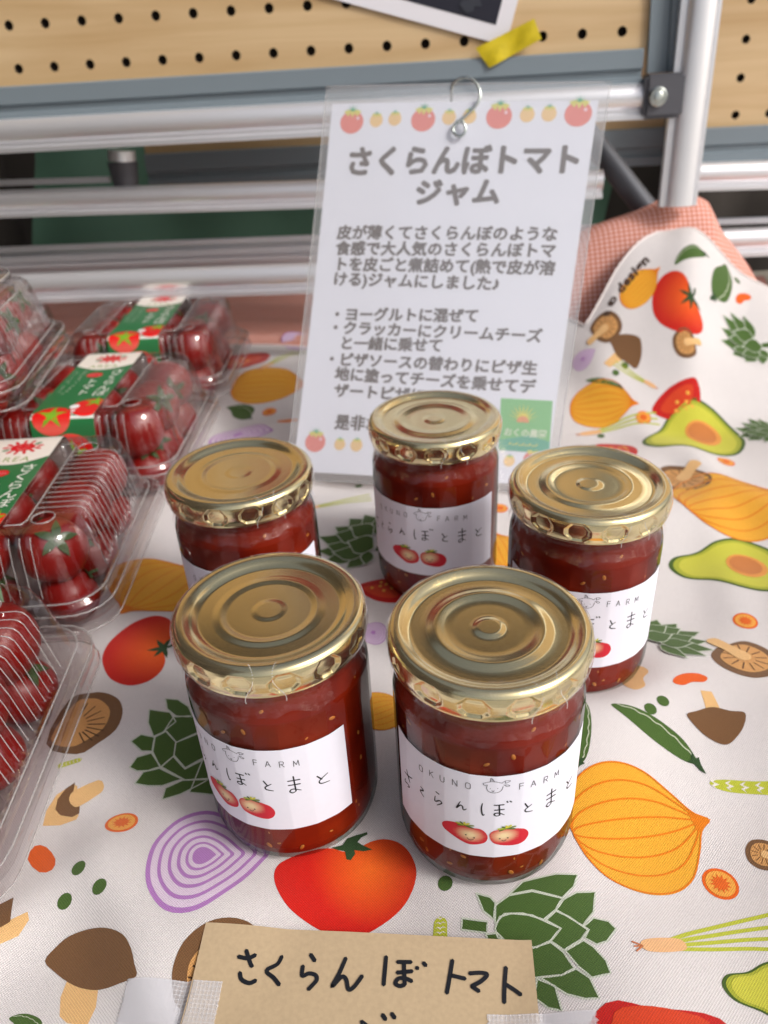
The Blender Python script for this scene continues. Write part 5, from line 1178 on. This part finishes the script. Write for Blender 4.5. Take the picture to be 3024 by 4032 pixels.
for sx in (-1, 1):
    for sy in (-1, 1): mb.tube([(sx * .0395 + .0056 * math.cos(a), sy * .0385 + .0056 * math.sin(a), .0662) for a in np.linspace(0, 2 * PI, 28)], .00035, 6, False)
for h_, z in ((.0703, .0284), (.0654, .0322), (.0713, .0180)): mb.tube([(x * h_, y * h_, z) for x, y, _, _ in RS[::4]] + [(RS[0][0] * h_, RS[0][1] * h_, z)], .00045, 6, False)
for k in range(-6, 7):
    y = k * .0052 + .0026
    for sx in (-1, 1):
        mb.tube([(sx * a, y, z) for a, z in ((.0330, .0662), (.0532, .0662), (.0555, .0655), (.0573, .0634), (.0599, .0537), (.0617, .0432), (.0633, .0347))], .00028, 5, False)
for x in (.0234, .0286, .0338, .0390):
    for sx in (-1, 1):
        for sy in (-1, 1): mb.tube([(sx * x, sy * a, z) for a, z in ((.0555, .0655), (.0573, .0634), (.0599, .0537), (.0617, .0432), (.0633, .0347))], .00028, 5, False)
for sx in (-1, 1): mb.tube([(sx * a, b_, .0662) for a, b_ in ((.0222, -.044), (.0305, -.044), (.0322, -.040), (.0322, .040), (.0305, .044), (.0222, .044))], .0004, 5, False)
mb.build('moulded_edge', m_ple, lidc)
sb = mesh_obj('paper_band', *(lambda n1, n2: ([band_p(-HWB + 2 * HWB * i / n1, BL * j / n2, -.0001) for i in range(n1 + 1) for j in range(n2 + 1)], [(i * (n2 + 1) + j, (i + 1) * (n2 + 1) + j, (i + 1) * (n2 + 1) + j + 1, i * (n2 + 1) + j + 1) for i in range(n1) for j in range(n2)]))(6, 60), mat('band_paper', srgb(220, 220, 214), .4), pk)
db.build('band_print', m_band, sb)
# one tomato with calyx
def tomato_mesh():
    V = []; Fc = []; nu, nv = 24, 16
    for i in range(nv + 1):
        th = PI * i / nv
        for j in range(nu):
            a = 2 * PI * j / nu; r = 1 + .02 * math.cos(5 * a) * math.sin(th); z = math.cos(th) * .90
            if th < .6: z -= .10 * (1 - th / .6) ** 2
            V.append((r * math.sin(th) * math.cos(a), r * math.sin(th) * math.sin(a), z))
    return V, [(i * nu + j, (i + 1) * nu + j, (i + 1) * nu + (j + 1) % nu, i * nu + (j + 1) % nu) for i in range(nv) for j in range(nu)]
V, Fc = tomato_mesh(); TR = .0166
tmp_ = mesh_obj('tomato', [tuple(TR * c_ for c_ in p) for p in V], Fc, m_tom)
mb = MB(); mb.tube([(0, 0, .012), (.0004, 0, .0165), (.002, .0006, .0195)], [.0013, .0009, .0010], 8)
for k in range(5):
    a = 2 * PI * k / 5; ca2, sa2 = math.cos(a), math.sin(a); P = []
    for i in range(7):
        s_ = i / 6; rr = .0105 * s_; w_ = .0022 * math.sin(PI * min(1, s_ * .9 + .12)) ; z = TR * (.90 * math.sqrt(max(0, 1 - (rr / TR) ** 2))) + .0004 + .0015 * s_ * s_ - (.0012 if s_ < .2 else 0)
        P.append(((rr * ca2 - w_ * sa2, rr * sa2 + w_ * ca2, z), (rr * ca2 + w_ * sa2, rr * sa2 - w_ * ca2, z)))
    mb.add([q for p in P for q in p], [(2 * i, 2 * i + 1, 2 * i + 3, 2 * i + 2) for i in range(6)])
mb.build('calyx', m_cal, tmp_)
cor = at_z(62, 588, .163)
PK = [((-.207, .224, 0), 1, 'clear pack of red tomatoes nearest the camera at the left edge', 'nearest tomato pack'),
      ((-.208, .372, 0), 0, 'banded tomato pack beside the back left jam jar, second from the front', 'second tomato pack from the front'),
      ((-.196, .514, 0), -3, 'third tomato pack from the front, behind the one beside the back left jar', 'third tomato pack from the front'),
      ((-.188, .662, 0), -2, 'farthest tomato pack of the row, just below the lowest aluminium rail', 'farthest pack of the row'),
      ((-.338, .520, 0), 3, 'tomato pack at the left edge underneath the stacked pack', 'lower stacked pack'),
      ((-.283, .488, .0678), 5, 'tomato pack at left stacked on top of another pack, lid edge bright', 'stacked pack at the left'),
      ((cor[0] - .075, cor[1] - .062, .1356), 4, 'topmost tomato pack of the left stack, only its lid corner in view', 'topmost pack'),
      ((-.352, .672, 0), 2, 'tomato pack far back at left, mostly hidden behind the stacked packs', 'far back left pack')]
r_ = random.Random(11); first = True; ft = True
for (loc, yaw, lab, short) in PK:
    o = pk if first else copy_tree(pk); first = False
    o.location = loc; o.rotation_euler = (0, 0, math.radians(yaw)); tag(o, lab, 'food pack', 'clear packs of cherry tomatoes')
    ya = math.radians(yaw); 
    for lay, zz in ((0, .0185), (1, .0462)):
        for ix in (-1, 0, 1):
            for iy in (-1, 0, 1):
                if lay == 0 and ix == 0 and iy == 0: continue
                if lay == 0 and ix == -1 and iy != -1: continue
                x = ix * .0395 + r_.uniform(-.001, .001); y = iy * .0385 + r_.uniform(-.001, .001)
                if ft: q = tmp_; ft = False
                else: q = copy_tree(tmp_)
                q.location = (loc[0] + x * math.cos(ya) - y * math.sin(ya), loc[1] + x * math.sin(ya) + y * math.cos(ya), loc[2] + zz)
                sc1 = r_.uniform(1.02, 1.10) if lay else r_.uniform(.92, .99); q.scale = (sc1,) * 3
                q.rotation_euler = (r_.uniform(-1.5, 1.5), r_.uniform(-1.5, 1.5), r_.uniform(0, 6.28))
                tag(q, ('small red tomato in the %s layer inside the ' % ('top' if lay else 'bottom')) + short, 'tomato', 'tomatoes inside the ' + short)

# ================================================================= ADDED SIDE SHEET (out of view, there to shade the left of the table)
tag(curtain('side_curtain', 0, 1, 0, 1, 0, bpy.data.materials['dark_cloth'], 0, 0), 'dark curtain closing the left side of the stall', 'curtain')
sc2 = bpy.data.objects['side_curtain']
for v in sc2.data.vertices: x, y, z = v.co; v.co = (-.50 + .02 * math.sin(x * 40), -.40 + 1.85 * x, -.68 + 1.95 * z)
